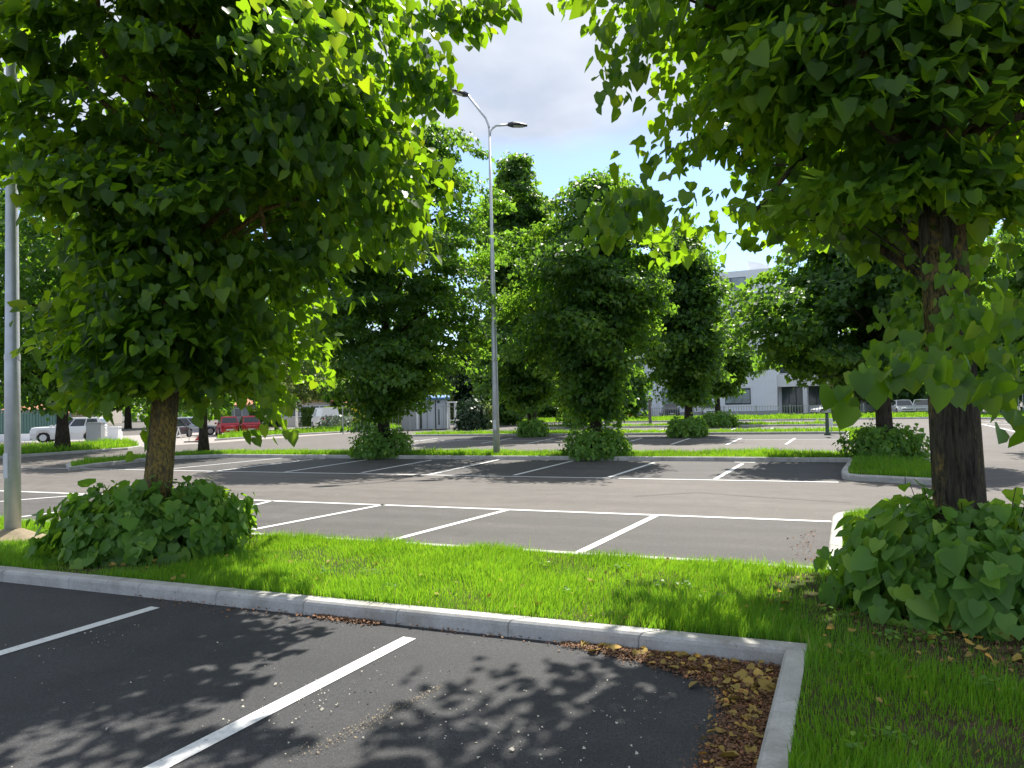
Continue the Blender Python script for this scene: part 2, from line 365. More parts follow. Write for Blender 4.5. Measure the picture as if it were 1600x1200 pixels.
for P_, e_ in ((islA, None), (islB, None), (islC, None), (islD, None), (islE, [0, 1, 2, 3])):
    kerb(P_, e_); soil(P_)
# left verge along the far road
lv = [G(-120, 726), G(0, 717), G(100, 710), G(200, 703), G(222, 700), G(205, 694), G(120, 693), G(-80, 700)]
lv2 = [G(335, 689), G(430, 682), G(560, 675), G(640, 672.5), G(600, 668), G(380, 676)]
for P_ in (lv, lv2): kerb(P_, None); soil(P_)
# paving of the lots
sheet('near_parking_lot', [(-26, A_f+.02), (ci[0]+.03, A_f+.02), (ci[0]-side*(A_f+4)+.03, -3.9), (-26, -3.9)], .004, M['asphalt_new'])
mv = 11.95
sheet('middle_parking_lot', [(-26, 8.2), (.1, 8.2), (.24, mv), (-26, mv)], .004, M['asphalt_bay'])
sheet('far_parking_lot', [(-24, 17.55), (f2[0]+.05, 17.55), (f1[0], 23), (-24, 23)], .004, M['asphalt_bay'])
sheet('third_parking_lot', [(-24, 35.6), (1.6, 35.6), (1.55, 41.1), (-24, 41.1)], .004, M['asphalt_bay'])
sheet('pavement', [G(222, 699), G(335, 692), G(640, 670), G(640, 660), G(0, 690), G(205, 695)], .004, M['concrete_slab'])
# painted lines
LW = .12
def line(a, b, w_=LW):
    a, b = np.array(a[:2]), np.array(b[:2]); d = (b-a)/np.linalg.norm(b-a); n_ = np.array([-d[1], d[0]])*w_/2
    return [tuple(a-n_), tuple(b-n_), tuple(b+n_), tuple(a+n_)]
marks = []
marks.append(line((-26, 12.0), (.19, 11.92)))
for a, b in (((600, 789), (380, 831)), ((792, 797.5), (570, 856)), ((1024, 806.5), (868, 882)), ((425, 783), (330, 806)), ((275, 777), (150, 800)), ((140, 773), (0, 784)), ((100, 799.5), (-20, 815))):
    marks.append(line(G(*a), G(*b)))
marks.append(line((-27, 17.6), (G(1310, 753)[0], 17.5)))
for a, b in (((1160, 725), (1118, 749)), ((1023, 723), (952, 746)), ((897, 720), (803, 743)), ((782, 718), (670, 742)), ((675, 719), (565, 739)), ((577, 718), (445, 738)), ((487, 718), (325, 738)), ((440, 716), (255, 734))):
    marks.append(line(G(*a), G(*b)))
marks.append(line(G(1148, 722.5), G(1182, 723)))
for a, b in (((243, 950), (-80, 1046)), ((640, 998), (225, 1212))): marks.append(line(G(*a), G(*b), .125))
marks.append(line((-23, 35.7), (1.2, 35.6)))
for a, b in (((1242, 685), (1228, 694.5)), ((1158, 685), (1135, 695)), ((1078, 685), (1048, 695)), ((1003, 685), (965, 695)), ((866, 685), (825, 693)), ((800, 685), (752, 693)), ((735, 686), (690, 691)), ((684, 685), (645, 690))):
    marks.append(line(G(*a), G(*b)))
for a, b in (((1270, 668.5), (1264, 673)), ((1208, 668.5), (1198, 673.5)), ((1150, 669), (1137, 674)), ((1040, 670), (1020, 675)), ((990, 671), (970, 675)), ((893, 670), (865, 675))):
    marks.append(line(G(*a), G(*b)))
for a, b in (((1250, 659), (1246, 662)), ((1206, 660), (1202, 662.5)), ((1162, 660), (1158, 662.5))): marks.append(line(G(*a), G(*b), .16))
for a, b in (((1520, 658), (1640, 662)), ((1535, 662), (1650, 667)), ((1520, 660), (1640, 686)), ((1540, 660), (1650, 658)), ((1555, 669), (1650, 671)), ((1575, 675), (1650, 677))): marks.append(line(G(*a), G(*b), .15))
mb = MB()
for m_ in marks:
    b = len(mb.v); mb.v += [(p[0], p[1], .0095) for p in m_]; mb.f.append((b, b+1, b+2, b+3))
o = mb.build('road_markings', M['paint']); tag(o, kind='structure')
for p in o.data.polygons: pass
if o.data.polygons[0].normal.z < 0: o.data.flip_normals()

mb = MB()
for pts in ([(523, 756), (560, 752), (620, 748), (690, 737), (745, 728), (784, 719)], [(990, 776), (1090, 770), (1200, 778), (1330, 786)], [(1130, 690), (1180, 693), (1320, 694)]):
    g_ = [np.array(G(*p)) for p in pts]
    for a, b in zip(g_[:-1], g_[1:]): q = line(a, b, .05 if pts[0][0] == 523 else .025); b0 = len(mb.v); mb.v += [(p[0], p[1], .0135) for p in q]; mb.f.append((b0, b0+1, b0+2, b0+3))
tag(mb.build('asphalt_seam', M['rubber']), kind='structure')
# ---------------------------------------------------------------- grass
def inside(P, poly):
    x, y = P[:, 0], P[:, 1]; r = np.zeros(len(P), bool); n = len(poly)
    for i in range(n):
        (x1, y1), (x2, y2) = poly[i], poly[(i+1) % n]
        c = ((y1 > y) != (y2 > y)) & (x < (x2-x1)*(y-y1)/((y2-y1) or 1e-9)+x1); r ^= c
    return r
def infrustum(P, mar=.12):
    d = P@FWD; l = P@LAT
    return (d > 1.2) & (np.abs(l) < d*(.707+mar)+.3)
T1, T2 = np.array(G(237, 857, .13)), np.array(G(1507, 944, .13))
def tnoise(P, s, seed):
    r = np.random.default_rng(seed); v = 0
    for _ in range(6):
        k = r.normal(size=2)*s; v = v+np.sin(P@k+r.uniform(0, 6.3))
    return v/6
def grass(poly, dens, hh, wd, seed, bare=(), vmin=-9, vmax=999, zb=ZS, mar=.12):
    rng = np.random.default_rng(seed); ip = inset(poly, KW+.0); A = np.array(ip)
    x0, y0 = A.min(0); x1, y1 = A.max(0); y0 = max(y0, vmin); y1 = min(y1, vmax); x0 = max(x0, -40); x1 = min(x1, 30)
    n = int((x1-x0)*(y1-y0)*dens); P = np.stack([rng.uniform(x0, x1, n), rng.uniform(y0, y1, n)], 1)
    P = P[inside(P, ip) & infrustum(P, mar)]
    keep = np.ones(len(P)); hs = np.ones(len(P))
    for (c, r0, r1) in bare:
        d = np.linalg.norm(P-np.array(c), axis=1)+.35*tnoise(P, 5, 3); k = np.clip((d-r0)/(r1-r0), .16, 1); keep *= k; hs *= .5+.5*k
    pn = tnoise(P, 2.2, seed+1); keep *= np.clip(.8+.8*pn, .25, 1)
    m_ = rng.random(len(P)) < keep; P = P[m_]; hs = hs[m_]; pn = pn[m_]; n = len(P)
    h = hh*hs*(.8+.55*pn+.25*tnoise(P, 9, seed+5))*rng.lognormal(0, .28, n); az = rng.uniform(0, 2*PI, n)+.0
    ln = np.abs(rng.normal(.25, .22, n))*h; la = 5*tnoise(P, 1.6, seed+7)+rng.normal(0, 1.0, n)
    w_ = wd*rng.uniform(.6, 1.3, n)/2
    s = np.stack([np.cos(az), np.sin(az), 0*az], 1); l = np.stack([np.cos(la), np.sin(la), 0*la], 1)
    b = np.stack([P[:, 0], P[:, 1], np.full(n, zb-.004)], 1); up = np.array([0, 0, 1.])
    mid = b+l*(ln*.3)[:, None]+up*(h*.6)[:, None]; tip = b+l*ln[:, None]+up*h[:, None]
    V = np.stack([b-s*w_[:, None], b+s*w_[:, None], mid+s*(w_*.75)[:, None], mid-s*(w_*.75)[:, None], tip], 1)
    return bulk('grass', V, [(0, 1, 2, 3), (3, 2, 4)], 5, M['grass'], tone=rng.random(n))
bareA = [(T1+np.array([.2, -.2]), .9, 1.5), (T2+np.array([.35, -.6]), .95, 1.8), (T2+np.array([-.9, .2]), .3, .8)]
tag(grass(islA, 7200, .085, .0062, 11, bareA), kind='stuff')
tag(grass(islB, 900, .13, .016, 12), kind='stuff')
tag(grass(islC, 300, .16, .03, 13), kind='stuff')
tag(grass(islD, 160, .17, .05, 14), kind='stuff')
tag(grass(islE, 70, .2, .08, 15), kind='stuff')
tag(grass(lv, 220, .28, .03, 16), kind='stuff')
tag(grass(lv2, 200, .3, .035, 17), kind='stuff')
# ---------------------------------------------------------------- fallen leaves
def litter(name, P, size, mat, seed, zb=.012, flat=.35, detail=False):
    rng = np.random.default_rng(seed); n = len(P); pos = np.column_stack([P, zb+rng.random(n)*.018])
    a = rng.uniform(0, 2*PI, n); tip = np.column_stack([np.cos(a), np.sin(a), rng.normal(0, .25, n)])
    nor = np.column_stack([rng.normal(0, flat, n), rng.normal(0, flat, n), np.ones(n)])
    return leaves(name, pos, tip, nor, size*rng.lognormal(0, .35, n), mat, None, rng, detail)
rng = np.random.default_rng(5)
cpoly = [G(870, 1004), G(1000, 1016), G(1224, 1052), G(1190, 1215), G(1095, 1215), G(1140, 1130), G(1135, 1080), G(1060, 1050), G(940, 1020)]
A = np.array(cpoly); C = rng.uniform(A.min(0)-.1, A.max(0)+.1, (120000, 2)); jit = rng.normal(0, .055, C.shape)
C = C[inside(C+jit, cpoly)]
k_ = C[(C[:, 1] < A_f-.01) & (C[:, 0] < ci[0]+side*(C[:, 1]-ci[1])-.01)]
tag(litter('leaf_litter', k_[:16000], .014, M['litter'], 1), kind='stuff')
o = litter('leaf_litter', k_[16000:16190], .05, M['litter_yellow'], 2, .022, .3, True); tag(o, kind='stuff')
def strip(x0, x1, n, w_=.09):
    u = rng.uniform(x0, x1, n); return np.column_stack([u, A_f-.01-np.abs(rng.normal(0, w_, n))])
a0, a1, a2, a3 = (G(490, 965)[0], G(600, 975)[0], G(880, 1004)[0], G(200, 935)[0])
SP = np.concatenate([strip(a0, a1, 450, .05), strip(a0-.7, a2, 120, .04), strip(a3, a0, 160, .12), strip(a2, ci[0], 500, .06)])
mk = G(850, 815); SP2 = rng.normal(0, .12, (120, 2))+np.array([-.15, 9.8]); SP2[:, 0] = -.02-np.abs(SP2[:, 0]-.0)*.8; SP2[:, 1] = rng.uniform(8.6, 11, 120)
SP3 = np.column_stack([f1[0]-.25-np.abs(rng.normal(0, .3, 120)), rng.uniform(18, 22.8, 120)])
tag(litter('leaf_litter', np.concatenate([SP, SP2, SP3]), .018, M['litter'], 3), kind='stuff')
SC = np.column_stack([rng.uniform(-6, -.9, 130), rng.uniform(2.2, 5.3, 130)]); SC2 = np.column_stack([rng.uniform(-14, 0, 60), rng.uniform(8.5, 17, 60)])
cl = np.concatenate([rng.normal(0, .22, (45, 2))+np.array(G(x, y)) for x, y in ((470, 1110), (700, 1120), (1000, 1100), (860, 1180), (560, 1080), (130, 1000))])
tag(litter('dried_petals', np.concatenate([SC, SC2, cl]), .011, M['speck'], 4, .006), kind='stuff')
SD = np.column_stack([np.linspace(0, 1, 500)]*2); a_, b_ = np.array(G(690, 1075)), np.array(G(480, 1180))
SD = a_+(b_-a_)*SD+rng.normal(0, .035, (500, 2))*(.4+SD)
tag(litter('dust', SD, .007, M['sand'], 6, .004, .2), kind='stuff')

n = 900; W_ = np.concatenate([np.column_stack([rng.uniform(-12, 0, n), rng.uniform(5.65, 7.9, n)]), np.column_stack([rng.uniform(-.2, 3.2, n), rng.uniform(1.8, 6.5, n)])])
W_ = W_[inside(W_, inset(islA, .2)) & infrustum(W_)]; cc_ = W_[rng.integers(0, len(W_), 60)]
W_ = np.repeat(cc_, 14, 0)+rng.normal(0, .05, (60*14, 2)); W_ = W_[inside(W_, inset(islA, .17))]; a = rng.uniform(0, 2*PI, len(W_))
o = leaves('weeds', np.column_stack([W_, ZS+rng.uniform(.01, .07, len(W_))]), np.column_stack([np.cos(a), np.sin(a), np.full(len(a), .35)]), np.column_stack([rng.normal(0, .3, (len(a), 2)), np.ones(len(a))]), np.full(len(a), .035)*rng.uniform(.6, 1.4, len(a)), M['leaf_shrub'], None, rng, True)
tag(o, kind='stuff')
W_ = np.concatenate([np.column_stack([rng.uniform(-9, 3, 160), rng.uniform(5.6, 7.2, 160)]), T2+rng.normal(0, .9, (160, 2))+np.array([0, -.9])]); W_ = W_[inside(W_, inset(islA, .17))]
tag(litter('leaf_litter', W_, .045, M['litter_yellow'], 9, ZS+.03, .5, True), kind='stuff')
W_ = T2+rng.normal(0, .6, (1500, 2))+np.array([.2, -1.0]); W_ = W_[inside(W_, inset(islA, .17))]
tag(litter('leaf_litter', W_, .02, M['litter'], 10, ZS+.004, .5), kind='stuff')
# ---------------------------------------------------------------- trees
def prof(z, tab):
    Z = [t[0] for t in tab]; return np.interp(z, Z, [t[1] for t in tab]), np.interp(z, Z, [t[2] for t in tab])
def tree(label, base, tab, trunk_r, ncl, per, leaf, detail=False, seed=1, mat='leaf_far', bark='bark', lean=(0, 0), cl_r=.5, zb=ZS-.05, cat='tree', group=None, name='lime_tree', depth=.5, top_trunk=.8, limbs=14, lump=.16, trunk_n=12, extra=None, ecc=None, front=1., back=1., flat=.55, taper=.75, boughs=()):
    rng = np.random.default_rng(seed); rnd = random.Random(seed)
    base = np.array([base[0], base[1], 0.]); z0, z1 = tab[0][0], tab[-1][0]
    root = empty(name, (base[0], base[1], zb), label=label, cat=cat, group=group)
    Lz = np.array([LAT[0]*lean[0], LAT[1]*lean[0], 0])
    # trunk
    mb = MB(); zt = zb+(z1-zb)*top_trunk; nseg = max(8, int((zt-zb)/.25)) if trunk_n > 16 else 8
    def axis(z): f = z/ max(zt, 1); w_ = .05*math.sin(f*5+seed); return base+Lz*f+np.array([w_*f, w_*.6*f, 0])
    pts, rs = [], []
    for i in range(nseg+1):
        z = zb+(zt-zb)*i/nseg; f = i/nseg; p = axis(z-zb); pts.append((p[0]-base[0], p[1]-base[1], z-zb)); rs.append(trunk_r*((1-f)**taper*.85+.12)*(1+.35*math.exp(-(z-zb)/.25)))
    ph = [rnd.uniform(0, 6.28) for _ in range(5)]
    def shape(th, i):
        f = 1+.05*math.sin(3*th+ph[0]+i*.06)+.03*math.sin(7*th+ph[1]-i*.1)+.015*math.sin(17*th+ph[2]+i*.5)
        if ecc: dth = (th-ecc+PI) % (2*PI)-PI; f *= 1.06-.30*math.exp(-(dth/.22)**2)
        return f
    mb.tube(pts, rs, trunk_n, shape=shape)
    # cluster centres
    z = z0+(z1-z0)*rng.random(ncl*3); rl, rr = prof(z, tab); rm = (rl+rr)/2; keep = rng.random(len(z)) < np.maximum(rm/rm.max(), .42)
    z, rl, rr = z[keep][:ncl], rl[keep][:ncl], rr[keep][:ncl]; n = len(z)
    phi = rng.uniform(0, 2*PI, n); c = np.cos(phi); s = np.sin(phi)
    Rl_ = np.where(c > 0, rr, rl); Rd_ = (rr+rl)/2*np.where(s < 0, front, back); R_ = (np.abs(rr)+np.abs(rl))/2
    lum = 1+lump*(np.sin(3*phi+z*1.3+ph[0])+np.sin(5*phi-z*2.1+ph[1])+.8*np.sin(2*phi+z*3.3+ph[3]))/2+rng.normal(0, .05, n)
    q_ = lum*(rng.random(n)**depth*.85+.12); D = c[:, None]*LAT+s[:, None]*FWD
    E_ = (c*Rl_*q_)[:, None]*LAT+(s*Rd_*q_)[:, None]*FWD; rad = np.linalg.norm(E_, axis=1)
    ctr = np.column_stack([base[0]+E_[:, 0], base[1]+E_[:, 1], z]); 
    f_ = (z-zb)/max(zt, 1); ctr[:, :2] += Lz[:2]*f_[:, None]; out_ = np.column_stack([D, np.full(n, .15)])
    for bpts, br in boughs:
        q = [tuple(np.array(p_)-np.array([base[0], base[1], zb])) for p_ in bpts]; mb.tube(q, [br*(1-.55*i/(len(q)-1)) for i in range(len(q))], 10)
    # limbs
    order = rng.permutation(n)[:limbs]
    for k in order:
        e = ctr[k]; hz = max(1.3, min(e[2]-rad[k]*.55, zt-.5)); a = axis(hz-zb); a = np.array([a[0], a[1], hz])
        m1 = a*.55+e*.45+np.array([0, 0, .12*rad[k]]); r0 = trunk_r*((.16+.12*rnd.random()) if k in order[:34] else .07)*min(1.2, .5+rad[k]/4)
        mb.tube([tuple(a-np.array([base[0], base[1], zb])), tuple(m1-np.array([base[0], base[1], zb])), tuple(e-np.array([base[0], base[1], zb]))], [r0, r0*.6, r0*.22], 6)
    tr = mb.build('trunk', M[bark], root, True)
    # leaves: each cluster is a drooping, layered spray
    cs = cl_r*rng.uniform(.5, 1.5, n); m = per
    o1 = nrm(out_+rng.normal(0, .35, (n, 3))); 
    cc = np.repeat(ctr, m, 0); oo = np.repeat(o1, m, 0); sc = np.repeat(cs, m)
    a = nrm(rng.normal(0, 1, (n*m, 3)))*(rng.random(n*m)**.38)[:, None]*1.12; ax = np.sum(a*oo, 1); a += oo*(ax*.25)[:, None]
    a[:, 2] *= flat; droop = np.maximum(0, np.sum(a*oo, 1))*.45
    pos = cc+a*sc[:, None]; pos[:, 2] -= droop*sc
    tip = oo*.55+np.array([0, 0, -.62])+rng.normal(0, .42, (n*m, 3)); nor = oo*.45+np.array([0, 0, .75])+rng.normal(0, .38, (n*m, 3))
    size = leaf*np.clip(rng.lognormal(-.05, .28, n*m), .4, 1.6); tone = np.clip(np.repeat(rng.random(n), m)*.45+rng.random(n*m)*.6, 0, 1)
    if extra is not None:
        ep, et, en_, es = extra(rng); pos = np.concatenate([pos, ep]); tip = np.concatenate([tip, et]); nor = np.concatenate([nor, en_]); size = np.concatenate([size, es]); tone = np.concatenate([tone, rng.random(len(es))])
    ok = pos[:, 2] > zb+.15
    dcam = pos-np.array([0, 0, CH]); ok &= (np.linalg.norm(dcam, axis=1) > 1.6)
    pos, tip, nor, size, tone = pos[ok], tip[ok], nor[ok], size[ok], tone[ok]
    leaves('crown', pos-np.array([base[0], base[1], zb]), tip, nor, size, M[mat], root, rng, detail, tone)
    return root
def sprays(items, leaf):
    """Hanging shoots: items of (points of the shoot, number of leaves)."""
    def f(rng):
        P, T, Nn, Z = [], [], [], []
        for pts, n, sp in items:
            pts = np.array(pts, float); t = rng.random(n)*(len(pts)-1); i = np.minimum(t.astype(int), len(pts)-2); u = (t-i)[:, None]
            p = pts[i]*(1-u)+pts[i+1]*u+np.clip(rng.normal(0, 1, (n, 3)), -1.5, 1.5)*sp; d = nrm(pts[i+1]-pts[i])
            P.append(p); T.append(d*.4+np.array([0, 0, -.8])+rng.normal(0, .35, (n, 3)))
            Nn.append(np.array([-FWD[0]*.3, -FWD[1]*.3, .85])+rng.normal(0, .45, (n, 3))); Z.append(leaf*rng.uniform(.7, 1.25, n))
        return np.concatenate(P), np.concatenate(T), np.concatenate(Nn), np.concatenate(Z)
    return f
def at(x, y, d):                                         # point d metres in front of the lens at a pixel
    v = FW + RT*(x-800)/CF + UP*(600-y)/CF; return np.array([0, 0, CH])+v*d
# the two near trees
t1x = sprays([([at(300, 520, 9.4), at(400, 600, 9.0), at(430, 690, 8.8)], 60, .12), ([at(200, 500, 9.3), at(130, 560, 9.0), at(110, 600, 8.9)], 60, .15),
              ([at(260, 560, 9.7), at(240, 640, 9.6), at(235, 720, 9.8)], 60, .1), ([at(330, 560, 9.2), at(330, 640, 9.2)], 50, .15),
              ([at(150, 560, 9.3), at(160, 640, 9.3)], 40, .12), ([at(60, 320, 8.6), at(20, 260, 8.2), at(-10, 250, 8.)], 40, .12),
              ([at(480, 120, 8.6), at(540, 250, 8.4), at(590, 330, 8.4), at(640, 360, 8.5)], 520, .3), ([at(600, 60, 8.8), at(668, 110, 8.6), at(655, 165, 8.6)], 240, .2),
              ([at(640, 10, 8.4), at(730, 30, 8.2), at(785, 0, 8.2)], 170, .14), ([at(380, 60, 7.4), at(470, 50, 7.2), at(520, 90, 7.2)], 200, .22), ([at(480, 280, 9.), at(500, 380, 9.), at(470, 440, 9.)], 160, .22), ([at(540, 180, 9.), at(600, 260, 9.), at(650, 300, 9.)], 300, .28), ([at(420, 180, 8.2), at(480, 240, 8.)], 160, .25)], .15)
tree('large lime tree with mossy yellowish trunk on the grass island beside the nearest lamp pole', T1,
     [(2.25, .6, .8), (2.7, 1.0, 1.5), (3.2, 1.1, 1.6), (4.1, 1.15, 1.9), (5.0, 1.5, 2.2), (5.8, 2.6, 2.4), (6.6, 3.6, 2.2), (7.6, 3.6, 2.0), (8.8, 3.2, 1.2), (10, 2.4, .5), (11, .8, .2)],
     .175, 450, 106, .13, True, 21, 'leaf', 'bark_lichen', (.9, 0), .5, name='lime_tree', depth=.42, limbs=150, trunk_n=28, extra=t1x, ecc=1.2, front=.75, back=1.3, flat=.36, lump=.3,
     boughs=(([at(262, 330, 10.3), at(310, 190, 10.), at(200, 130, 9.6), at(160, 80, 9.4), at(150, -20, 9.3)], .07), ([at(320, 180, 10.), at(380, 170, 9.6), at(400, 280, 9.2), at(420, 400, 9.0)], .045), ([at(300, 200, 10.), at(480, 200, 9.), at(520, 290, 8.8)], .03)))
t2x = sprays([([at(1450, 555, 4.3), at(1400, 572, 3.7), at(1345, 592, 3.4), at(1312, 612, 3.3)], 38, .05), ([at(1490, 570, 4.0), at(1440, 580, 3.5)], 24, .06),
              ([at(1560, 560, 4.6), at(1570, 620, 4.0), at(1590, 650, 3.7)], 36, .1), ([at(1380, 540, 4.6), at(1430, 570, 4.3)], 14, .07), ([at(1010, 60, 6.2), at(975, 110, 6.0), at(960, 140, 6.)], 60, .12),
              ([at(1540, 500, 4.6), at(1560, 560, 4.4)], 60, .18), ([at(1510, 430, 5.2), at(1470, 520, 5.4)], 50, .15), ([at(1050, 300, 6.0), at(975, 330, 5.8), at(925, 345, 5.7)], 110, .12), ([at(1440, 400, 6.2), at(1415, 480, 6.0), at(1400, 545, 5.9)], 60, .14), ([at(1560, 400, 6.0), at(1585, 500, 5.6), at(1600, 560, 5.4)], 150, .28), ([at(1500, 380, 6.2), at(1495, 470, 6.3)], 45, .1)], .115)
tree('large lime tree with thick fissured trunk, the nearest tree on the right', T2,
     [(3.4, .8, 1.3), (3.8, 1.6, 2.0), (4.5, 2.1, 2.5), (5.4, 2.1, 3.0), (6.1, 1.9, 3.0), (6.9, 2.5, 3.0), (7.8, 2.7, 2.4), (9, 2.0, 1.4), (10, .8, .6)],
     .185, 430, 88, .125, True, 33, 'leaf', 'bark_fissured', (-.12, 0), .48, depth=.42, limbs=150, trunk_n=40, extra=t2x, ecc=4.3, front=.3, back=1.6, flat=.36, lump=.26, taper=.3,
     boughs=(([at(1470, 330, 7.1), at(1415, 225, 6.5), at(1365, 150, 6.1), at(1335, 60, 6.0), at(1325, -60, 6.0)], .14), ([at(1480, 240, 7.0), at(1545, 190, 6.1), at(1640, 175, 5.9)], .06),
             ([at(1470, 180, 7.), at(1520, 70, 6.2), at(1600, 20, 6.0), at(1690, -20, 6.0)], .10), ([at(1470, 200, 7.1), at(1450, 100, 6.9), at(1440, -80, 6.9)], .2), ([at(1440, 430, 7.), at(1330, 360, 7.4), at(1200, 300, 7.8)], .05), ([at(1360, 140, 6.9), at(1240, 260, 6.6), at(1180, 330, 6.4)], .035)))
def dome(name, label, c, rl, rr, rf, h, n, leaf, mat, seed, detail=True, cat='shrub', zb=ZS-.03, group=None, power=2.2):
    rng = np.random.default_rng(seed); root = empty(name, (c[0], c[1], zb), label=label, cat=cat, group=group)
    ph = rng.uniform(0, 2*PI, n); el = np.arcsin(rng.uniform(-.28, 1, n)); cs, sn = np.cos(ph), np.sin(ph)
    R_ = np.where(cs > 0, rr, rl)*np.abs(cs)+rf*np.abs(sn)
    R_ = R_/np.sqrt(np.abs(cs)+np.abs(sn)); k = rng.random(n)**.16
    lum = 1+.10*np.sin(5*ph+seed)+.08*np.sin(9*ph+4*el)+.07*np.sin(14*ph-6*el+1)+rng.normal(0, .05, n)
    D = np.column_stack([cs[:, None]*LAT+sn[:, None]*FWD, np.zeros(n)])
    pos = D*(R_*np.cos(el)**.62*k*lum)[:, None]+np.column_stack([0*el, 0*el, np.maximum(.05, h*(.2+.8*np.sin(el))*k**.5*lum)])
    o_ = nrm(D*np.cos(el)[:, None]+np.array([0, 0, 1])*np.sin(el)[:, None]*1.0)
    tip = D*.32+np.array([0, 0, -.75])+rng.normal(0, .28, (n, 3)); nor = o_+np.array([0, 0, .45])+rng.normal(0, .38, (n, 3))
    tip[:, 2] *= (1-.5*np.sin(el))
    size = leaf*np.clip(rng.lognormal(-.15, .33, n), .3, 1.5)
    mb = MB(); rnd = random.Random(seed)
    for i in range(46 if detail else 16):               # upright young shoots that stick out of the mound
        a = rnd.uniform(0, 2*PI); d = LAT*math.cos(a)*(rr if math.cos(a) > 0 else rl)+FWD*math.sin(a)*rf; q = rnd.uniform(.35, .95); t_ = rnd.uniform(1.05, 1.34)
        p0 = np.array([d[0]*q*.6, d[1]*q*.6, h*.4]); p1 = np.array([d[0]*q, d[1]*q, h*t_*math.sqrt(max(.12, 1-q*q))+.04]); mb.tube([tuple(p0), tuple((p0+p1)/2+np.array([0, 0, .04])), tuple(p1)], [.007, .005, .003], 5)
        k_ = 9; u = rng.random(k_)**.6; pp = p0+(p1-p0)*u[:, None]+rng.normal(0, .035, (k_, 3)); pos = np.concatenate([pos, pp])
        tip = np.concatenate([tip, np.array([d[0]*.3, d[1]*.3, -.3])+rng.normal(0, .6, (k_, 3))]); nor = np.concatenate([nor, np.array([0, 0, 1])+rng.normal(0, .6, (k_, 3))]); size = np.concatenate([size, leaf*rng.uniform(.35, .85, k_)])
    leaves('foliage', pos, tip, nor, size, M[mat], root, rng, detail)
    for i in range(14 if detail else 5):
        a = rnd.uniform(0, 2*PI); r = rnd.uniform(.5, .85); d = LAT*math.cos(a)+FWD*math.sin(a); q = (rl+rf)/2
        mb.tube([(d[0]*.1, d[1]*.1, 0), (d[0]*q*r*.6, d[1]*q*r*.6, h*.5), (d[0]*q*r, d[1]*q*r, h*.62)], [.012, .008, .004], 5)
    mb.build('stem', M['bark'], root); return root
dome('shrub', 'broad mound of heart-shaped leaves around the trunk beside the nearest lamp pole', T1+np.array([.05, .05]), 1.15, 1.1, .8, .80, 2700, .15, 'leaf_shrub', 41, group='leafy mounds round the tree trunks')
dome('shrub', 'largest mound of heart-shaped leaves round the thick fissured trunk at the right edge', T2+np.array([.1, .1]), .98, 1.4, .85, .82, 2300, .155, 'leaf_shrub', 42, group='leafy mounds round the tree trunks')

# trees of the second island
zt = .13
B1, B2, B3 = G(598, 709, zt), G(932, 710, zt), G(1385, 712, zt)
tree('rounded lime tree directly left of the central double lamp post', B1,
     [(1.7, .5, .5), (2.4, 1.3, 1.4), (3.3, 2.4, 2.8), (5, 2.8, 3.5), (6.5, 2.8, 3.7), (8.5, 2.3, 3.8), (10, 1.4, 3.7), (11.2, .4, 3.5), (12.2, -.6, 3.0), (12.8, -1.4, 2.2)],
     .25, 560, 130, .15, False, 51, lean=(.4, 0), cl_r=.62, depth=.45, limbs=40, lump=.42, flat=.4, group='lime trees on the parking islands')
tree('lime tree right of the central lamp post with a round mound at its foot', B2,
     [(1.5, .35, .3), (2.4, .7, .55), (3.3, 1.4, 1.0), (4.1, 2.1, 1.7), (5.2, 2.4, 2.0), (6.3, 2.6, 2.2), (7.6, 2.2, 2.2), (8.8, 1.0, 1.5), (9.7, .2, .9)],
     .23, 430, 125, .145, False, 52, cl_r=.58, depth=.45, limbs=40, lump=.42, flat=.4, group='lime trees on the parking islands')
tree('dark spreading lime tree on the island end in front of the low white wing', B3,
     [(2.5, .8, .5), (2.9, 3.0, .9), (3.5, 3.8, 1.2), (4.6, 4.0, 1.5), (5.6, 3.3, 1.8), (6.6, 1.8, 1.8), (7.6, 1.6, 1.8), (8.4, 1.2, 1.5), (9.2, .6, .8)],
     .25, 470, 170, .15, False, 53, cl_r=.52, depth=.45, limbs=40, lean=(-.1, 0), group='lime trees on the parking islands', lump=.22, flat=.4)
for (lab, px, rl, rf, h, n, sd) in (
    ('dark green mound at the foot of the rounded tree left of the central lamp post', (597, 710), 1.0, .95, .98, 2800, 61),
    ('green mound at the foot of the tree right of the central lamp post', (933, 711), 1.0, .9, .92, 2800, 62),
    ('dark leafy mound under the spreading tree on the island end', (1383, 713), 1.0, .92, .9, 2800, 63)):
    dome('shrub', lab, G(px[0], px[1], zt), rl, rl, rf, h, n, .12, 'leaf_shrub', sd, False, group='leafy mounds round the tree trunks')
tree('slender lime tree on the left end of the second island behind the near left tree', G(318, 707, zt), [(2.2, 1, 1), (3.5, 2.2, 2.2), (6, 3.0, 3.0), (8.5, 2.6, 2.6), (10.5, 1, 1)], .2, 300, 50, .19, False, 54, cl_r=.5, group='lime trees on the parking islands')
tree('dark thick-trunked tree on the left verge before the white suv', G(98, 704, 0.13), [(2.4, 1.0, 1.0), (3.2, 3.0, 2.6), (5, 5.2, 4.4), (8, 6.0, 5.2), (11, 4.8, 4.4), (14, 2, 2)], .30, 480, 60, .24, False, 55, mat='leaf_far', cl_r=.7, limbs=20)
tree('lime tree at the right edge of the photo beyond the nearest trunk', G(1730, 706, 0), [(2.6, .8, .8), (3.2, 2.2, 2.4), (5, 3.0, 3.4), (7.5, 3.0, 3.4), (10, 1.6, 1.6), (11, .5, .5)], .25, 360, 90, .17, False, 60, cl_r=.55, depth=.4, group='lime trees on the parking islands')
